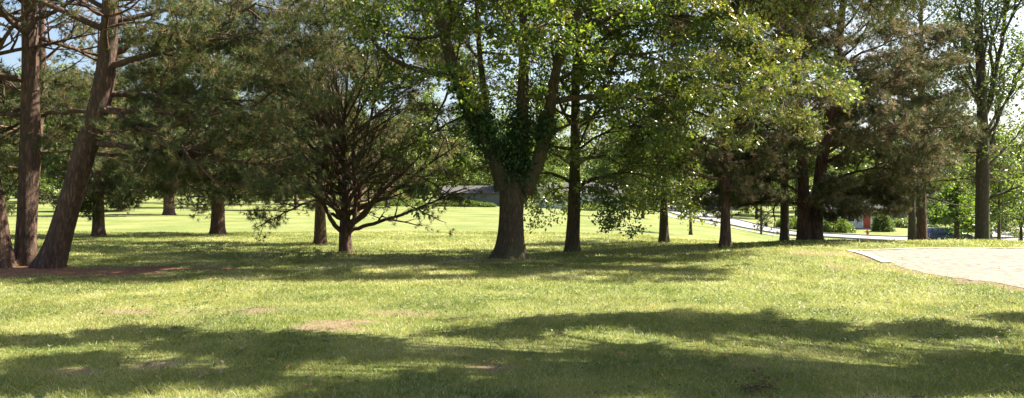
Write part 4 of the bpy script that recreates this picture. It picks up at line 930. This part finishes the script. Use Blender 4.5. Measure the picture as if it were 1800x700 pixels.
# ---------------------------------------------------------------- shrubs
def shrub(px, d, rx, h, label, mat='far_leaf', seed=1, name='shrub', ry=None):
    rng = np.random.default_rng(seed); b = at(px, d); ry = ry or rx; n = int(900 * (1 + rx)); a = rng.normal(size=(n, 3)); a /= np.linalg.norm(a, axis=1)[:, None]; a[:, 2] = abs(a[:, 2]); a *= rng.uniform(.3, 1, n)[:, None] ** .4
    S = a * np.array([rx, ry, h]) * (1 + .12 * np.sin(a[:, :1] * 9)); V, Fc, T = crown_leaves(rng, S, a, 4, .1, .16, .1, .9)
    t = empty(name, b); tag(t, label, 'shrub'); link('foliage', mk_mesh('foliage', V, Fc, M[mat], False, T), t)
    tb = []
    for k in range(6):
        an = k; tb.append((np.array([[0, 0, -.1], [math.cos(an) * rx * .2, math.sin(an) * ry * .2, h * .4], [math.cos(an) * rx * .5, math.sin(an) * ry * .5, h * .8]]), np.array([.04, .03, .01]), 5))
    link('stem', tubes_mesh('stem', tb, M['grey_bark']), t)
shrub(1551, 103, 1.3, 2.6, 'rounded pale shrub at the right corner of the white house', 'far_leaf', 3)
shrub(1596, 112, 2.2, 1.3, 'low pale shrub on the far lawn right of the white house', 'grey_leaf', 4)
shrub(1470, 100, 2.0, 1.7, 'dark low shrub left of the white house', 'oak_leaf', 5)
shrub(1395, 108, 2.6, 1.5, 'dark shrub across the street behind the double trunked pine', 'oak_leaf', 6)
shrub(815, 131, 5, 1.0, 'low hedge at the foot of the long grey building', 'oak_leaf', 7, 'hedge', 1.2)
shrub(700, 128, 4, 1.5, 'dark rounded bush at the left end of the long grey building', 'oak_leaf', 8)
shrub(1040, 128, 4, 1.2, 'low bush in front of the pale house beyond the field', 'grey_leaf', 9)

# ---------------------------------------------------------------- houses
def house(name, label, px, d, W, D, Hh, wall, rz=0, door='trim', dx=0, wins=(), ridge=2.0, steps=True, chimney=False, garage=None):
    b = at(px, d); t = empty(name, b - [0, 0, .1], rz); tag(t, label, 'house')
    MB().box(-W / 2, W / 2, 0, D, -.5, Hh).build('wall', M[wall], t)
    ov = .45
    rf = MB().prism([(0 - ov, Hh - .12), (D / 2, Hh + ridge), (D + ov, Hh - .12), (D + ov, Hh + .06), (D / 2, Hh + ridge + .2), (-ov, Hh + .06)], -W / 2 - ov, W / 2 + ov)
    rf.v = [(y, x, z) for (x, y, z) in rf.v]; ro = rf.build('roof', M['roof'], t)
    for sx in (-W / 2 + .003, W / 2 - .123): MB().add([(sx, .05, Hh), (sx, D - .05, Hh), (sx, D / 2, Hh + ridge - .15), (sx + .12, .05, Hh), (sx + .12, D - .05, Hh), (sx + .12, D / 2, Hh + ridge - .15)], [(0, 1, 2), (5, 4, 3), (0, 3, 4, 1), (1, 4, 5, 2), (2, 5, 3, 0)]).build('gable', M[wall], t)
    if chimney: MB().box(W * .2, W * .2 + .7, D * .5, D * .5 + .7, Hh + 1, Hh + ridge + 1.1).build('chimney', M['roof'], ro)
    do = MB().box(dx - .48, dx + .48, -.06, .04, .25, 2.3).build('door', M[door], t)
    MB().box(dx + .33, dx + .38, -.12, -.06, 1.2, 1.26).build('handle', M['chrome'], do)
    MB().box(dx - .62, dx - .48, -.08, .02, .25, 2.42).box(dx + .48, dx + .62, -.08, .02, .25, 2.42).box(dx - .48, dx + .48, -.08, .02, 2.3, 2.42).build('frame', M['trim'], do)
    for (x, z, w_, h_) in wins:
        wi = MB().box(x - w_ / 2, x + w_ / 2, -.03, .05, z, z + h_).build('window', M['window'], t)
        MB().box(x - w_ / 2 - .1, x - w_ / 2, -.07, .03, z - .1, z + h_ + .1).box(x + w_ / 2, x + w_ / 2 + .1, -.07, .03, z - .1, z + h_ + .1).box(x - w_ / 2, x + w_ / 2, -.07, .03, z + h_, z + h_ + .1).box(x - w_ / 2, x + w_ / 2, -.07, .03, z - .1, z).box(x - .025, x + .025, -.05, .0, z, z + h_).build('frame', M['trim'], wi)
    if steps: MB().box(dx - 1.4, dx + 1.4, -1.2, -.003, -.6, .22).box(dx - .9, dx + .9, -1.6, -1.203, -.6, .05).build('step', M['concrete'], t)
    if garage: MB().box(garage - 1.3, garage + 1.3, -.05, .04, .0, 2.1).build('garage_door', M['trim'], t)
house('white_house', 'small white house with a red front door across the street', 1498, 108, 8.6, 7, 2.7, 'white_paint', -.05, 'red_door', 1.9, [(-.6, 1.1, 1.7, 1.1), (-3.2, 1.1, 1.2, 1.1), (3.7, 1.2, .8, 1.0)], 2.2, True, True)
house('grey_house', 'grey house at the right edge beyond the street', 1790, 128, 15, 8, 2.8, 'grey_paint', -.1, 'trim', 0, [(-4.5, 1.1, 1.6, 1.1), (3.5, 1.1, 1.6, 1.1), (5.8, 1.1, 1.0, 1.0)], 2.2)
house('tan_house', 'pale house behind the blue car partly hidden by trees', 1655, 122, 11, 8, 2.8, 'tan_paint', .03, 'trim', -2, [(-4.2, 1.1, 1.4, 1.1), (1.8, 1.1, 1.8, 1.1)], 2.0, garage=4)
house('grey_building', 'long low grey building beyond the open field left of the great oak', 834, 138, 10.5, 9, 2.3, 'dark_paint', 0, 'dark_paint', 6, [(-5.5, 1.4, 1.2, .5)], 1.2)
house('pale_house', 'pale house beyond the field seen between low leaves right of the great oak', 1025, 134, 14, 8, 2.8, 'white_paint', .08, 'trim', -1, [(-4.5, 1.1, 1.6, 1.1), (2.5, 1.1, 1.8, 1.1)], 1.8, garage=5)
house('blue_grey_house', 'blue grey house at the far bend of the street', 1262, 168, 13, 8, 2.8, 'grey_paint', .1, 'trim', 2, [(-4, 1.1, 1.6, 1.1), (5, 1.1, 1.4, 1.1)], 2.0)

# ---------------------------------------------------------------- cars
def car(name, label, x, y, rz, paint, wagon=True):
    z = float(gh(x, y)) + .05; t = empty(name, (x, y, z), rz); tag(t, label, 'car', None)
    L = 4.5; W = 1.78
    prof = [(-2.2, .32), (-2.25, .62), (-2.2, .95), (-1.95, 1.0), (.95, .98), (1.7, .86), (2.15, .72), (2.25, .5), (2.2, .3)]
    body = MB().prism(prof, -W / 2, W / 2, [.05, 0, .04, .08, .08, .1, .16, .12, .1]).build('body', paint, t, .03, True)
    back_ = -2.1 if wagon else -1.75; rb = -1.85 if wagon else -.95
    cab = [(back_, .985), (rb, 1.46), (.05, 1.5), (.4, 1.44), (1.15, .975)]
    MB().prism(cab, -W / 2 + .08, W / 2 - .08, [0, .2, .2, .2, .02]).build('cabin', paint, t, .03, True)
    for s in (-1, 1):
        yo = s * (W / 2 - .075)
        def q(x_, zz): return (x_, s * (W / 2 - .075 - .2 * (zz - .98) / .5) , zz)
        for (a, b_, c, d_) in (((-.32, 1.05), (.85, 1.05), (.32, 1.39), (-.32, 1.41)), ((-1.25, 1.05), (-.40, 1.05), (-.40, 1.41), (-1.2, 1.40)), ((-1.92 if wagon else -1.5, 1.05), (-1.33, 1.05), (-1.28, 1.39), (-1.75 if wagon else -1.05, 1.37))):
            vs = [q(*a), q(*b_), q(*c), q(*d_)]; vi = [(v[0], v[1] - s * .05, v[2]) for v in vs]
            MB().add(vs + vi, [(0, 1, 2, 3), (7, 6, 5, 4), (0, 4, 5, 1), (1, 5, 6, 2), (2, 6, 7, 3), (3, 7, 4, 0)]).build('window', M['glass'], t)
        for xw in (-1.38, 1.38):
            wl = MB().cyl((xw, s * (W / 2 - .10) - .10, .32), .32, .2, 'y', 20).build('wheel', M['rubber'], t, .015)
            MB().cyl((xw, s * (W / 2 + .005) - (.02), .32), .19, .04, 'y', 12).build('rim', M['chrome'], wl)
        MB().box(2.12, 2.24, s * .62 - .16, s * .62 + .16, .58, .70).build('headlight', M['lamp_clear'], t)
        MB().box(-2.26, -2.17, s * .68 - .12, s * .68 + .12, .68, .92).build('tail_light', M['lamp_red'], t)
        MB().box(.75, .93, s * .93 - .09, s * .93 + .09, 1.0, 1.13).build('mirror', paint, t, .02)
    MB().add([(1.12, -.72, 1.02), (1.12, .72, 1.02), (.47, .6, 1.425), (.47, -.6, 1.425), (1.15, -.72, 1.03), (1.15, .72, 1.03), (.5, .6, 1.44), (.5, -.6, 1.44)], [(0, 1, 2, 3), (7, 6, 5, 4), (0, 4, 5, 1), (1, 5, 6, 2), (2, 6, 7, 3), (3, 7, 4, 0)]).build('windshield', M['glass'], t)
    if wagon:
        for s in (-1, 1): MB().box(-1.6, .0, s * .6 - .02, s * .6 + .02, 1.5, 1.54).build('roof_rail', M['chrome'], t)
    return t
car('parked_car', 'dark blue wagon parked on the street beyond the sand pit', U(1666) * 83.3, 83.3, .0, M['car_blue'])
car('parked_car', 'white car half hidden behind the tall slender tree', U(1716) * 103, 103, .9, M['car_white'], False)
car('parked_car', 'dark car parked far along the street at its bend', U(1255) * 152, 152, 1.7, M['car_blue'], False)

# ---------------------------------------------------------------- hydrant, pole, cone
def hydrant():
    b = at(1525, 92.5); t = empty('fire_hydrant', b); tag(t, 'small red fire hydrant beside the street near the white house', 'hydrant')
    MB().cyl((0, 0, 0), .17, .06).cyl((0, 0, .06), .12, .48).cyl((0, 0, .5), .15, .05).cyl((0, 0, .55), .13, .12, r2=.05).build('barrel', M['hydrant'], t)
    for s in (-1, 1): MB().cyl((s * .1 if s > 0 else -.22, 0, .38), .06, .12, 'x', 10).build('outlet', M['hydrant'], t)
    MB().cyl((0, -.22, .36), .075, .12, 'y', 10).build('outlet', M['hydrant'], t)
    MB().cyl((0, 0, .67), .03, .05, n=6).build('nut', M['hydrant'], t)
hydrant()
def pole():
    b = at(1338, 87); t = empty('wooden_pole', b); tag(t, 'thin dark wooden utility pole beside the curving street', 'pole')
    MB().cyl((0, 0, -.3), .13, 9.5, r2=.09, n=12).build('post', M['wood'], t, smooth=False)
    MB().box(-.9, .9, -.16, -.09, 8.4, 8.52).build('crossarm', M['wood'], t)
    for x in (-.8, -.4, .4, .8): MB().cyl((x, -.125, 8.52), .04, .12, n=8).build('insulator', M['trim'], t)
pole()
def cone():
    b = at(1686, 74); t = empty('traffic_cone', b); tag(t, 'small faded orange cone near the front of the blue car', 'cone')
    MB().box(-.24, .24, -.24, .24, 0, .04).build('base', M['cone'], t); MB().cyl((0, 0, .04), .19, .75, r2=.04, n=16).build('body', M['cone'], t)
cone()

# ---------------------------------------------------------------- fallen leaves
def fallen():
    rng = np.random.default_rng(77); n = 6500; y = np.sqrt(rng.uniform(5 ** 2, 20 ** 2, n)); x = rng.uniform(-.75, .75, n) * y
    k = rng.random(n) < .15 + 1.2 * np.clip(fbm(x * .6, y * .6, 77) - .45, 0, 1) * 2; x, y = x[k], y[k]
    for (px, py, m, s) in ((385, 662, 26, .16), (545, 668, 16, .16), (1335, 691, 0, .1), (1262, 632, 5, .05), (1675, 640, 6, .07), (300, 594, 12, .15), (850, 640, 14, .2)):
        d = root(px, py); x = np.r_[x, U(px) * d + rng.normal(0, s, m)]; y = np.r_[y, d + rng.normal(0, s, m)]
    ok = ~in_poly(x, y, SANDPOLY) | (rng.random(len(x)) < .3); x, y = x[ok], y[ok]
    n = len(x); pos = np.stack([x, y, gh(x, y) + rng.uniform(.022, .05, n)], 1); N = rng.normal(size=(n, 3)) * .3 + [0, 0, 1]; X = rng.normal(size=(n, 3)); N /= np.linalg.norm(N, axis=1)[:, None]; X -= (X * N).sum(1)[:, None] * N; X /= np.linalg.norm(X, axis=1)[:, None]
    V, Fc, T = instances(LOBED[0], LOBED[1], pos, X, N, rng.uniform(.04, .095, n), np.clip(rng.beta(1.6, 1.6, n), 0, .93))
    tag(link('fallen_leaves', mk_mesh('fallen_leaves', V, Fc, M['dry_leaf'], False, T)), 'scattered dry brown leaves lying in the grass', 'leaves', kind='stuff')
    d = root(1335, 690); b = at(1335, d); t = empty('leaf_cluster', b); tag(t, 'curled dark brown cluster of dead leaves at the bottom edge', 'dead leaves')
    n = 34; pos = np.abs(rng.normal(0, 1, (n, 3))) * [.0, .0, .03] + rng.normal(0, 1, (n, 3)) * [.07, .05, 0] + [0, 0, .02]; X = rng.normal(size=(n, 3)); X /= np.linalg.norm(X, axis=1)[:, None]; N = orth(X, rng)
    V, Fc, T = instances(LOBED[0], LOBED[1], pos, X, N, rng.uniform(.07, .13, n), rng.uniform(0, .25, n))
    link('leaves', mk_mesh('leaves', V, Fc, M['dry_leaf'], False, T), t)
    link('twig', tubes_mesh('twig', [(np.array([[-.16, 0, .02], [0, .02, .05], [.15, -.03, .03]]), np.array([.006, .005, .003]), 5)], M['grey_bark']), t)
    for (px, py) in ((1262, 631), (1668, 641)):
        d = root(px, py); t = None; me = None
        v = LOBED[0] * .14; v[:, 2] += .03 + .02 * np.sin(v[:, 0] * 20)
        o = link('fallen_leaf', mk_mesh('fallen_leaf', v, LOBED[1], M['dry_leaf'], False, np.full(len(v), 1.)), None, at(px, d)); o.rotation_euler = (.2, -.1, px)
        tag(o, 'single orange leaf on the shaded grass ' + ('near the lower middle' if px < 1400 else 'at the lower right'), 'leaf')
fallen()

def weeds():
    rng = np.random.default_rng(123); m = 900; cy = np.sqrt(rng.uniform(25, 15 ** 2, m)); cx = rng.uniform(-.74, .74, m) * cy
    k = (fbm(cx * .7, cy * .7, 140) > .5) & ~in_poly(cx, cy, SANDPOLY); cx, cy = cx[k], cy[k]; q = 16
    x = np.repeat(cx, q) + rng.normal(0, .07, len(cx) * q); y = np.repeat(cy, q) + rng.normal(0, .07, len(cx) * q); n = len(x)
    pos = np.stack([x, y, gh(x, y) + rng.uniform(.02, .045, n)], 1); N = rng.normal(size=(n, 3)) * .35 + [0, 0, 1]; X = rng.normal(size=(n, 3)); N /= np.linalg.norm(N, axis=1)[:, None]; X -= (X * N).sum(1)[:, None] * N; X /= np.linalg.norm(X, axis=1)[:, None]
    V, Fc, T = instances(LEAF[0], LEAF[1], pos, X, N, rng.uniform(.02, .05, n), rng.uniform(.2, .9, n))
    tag(link('weeds', mk_mesh('weeds', V, Fc, M['far_leaf'], False, T)), 'low clover and small broad weeds growing through the lawn', 'weeds', kind='stuff')
    rng = np.random.default_rng(5); tb = []
    for i in range(110):
        y = math.sqrt(rng.uniform(25, 15 ** 2)); x = rng.uniform(-.72, .72) * y; L = rng.uniform(.06, .2); a = rng.uniform(0, 6.28); z = float(gh(x, y)) + .02
        p = np.array([[x, y, z], [x + math.cos(a) * L / 2, y + math.sin(a) * L / 2, z + rng.uniform(0, .02)], [x + math.cos(a + .3) * L, y + math.sin(a + .3) * L, z]]); tb.append((p, np.array([.005, .004, .002]), 4))
    tag(link('fallen_twigs', tubes_mesh('fallen_twigs', tb, M['grey_bark'])), 'small dead twigs dropped all over the near lawn', 'twigs', kind='stuff')
weeds()
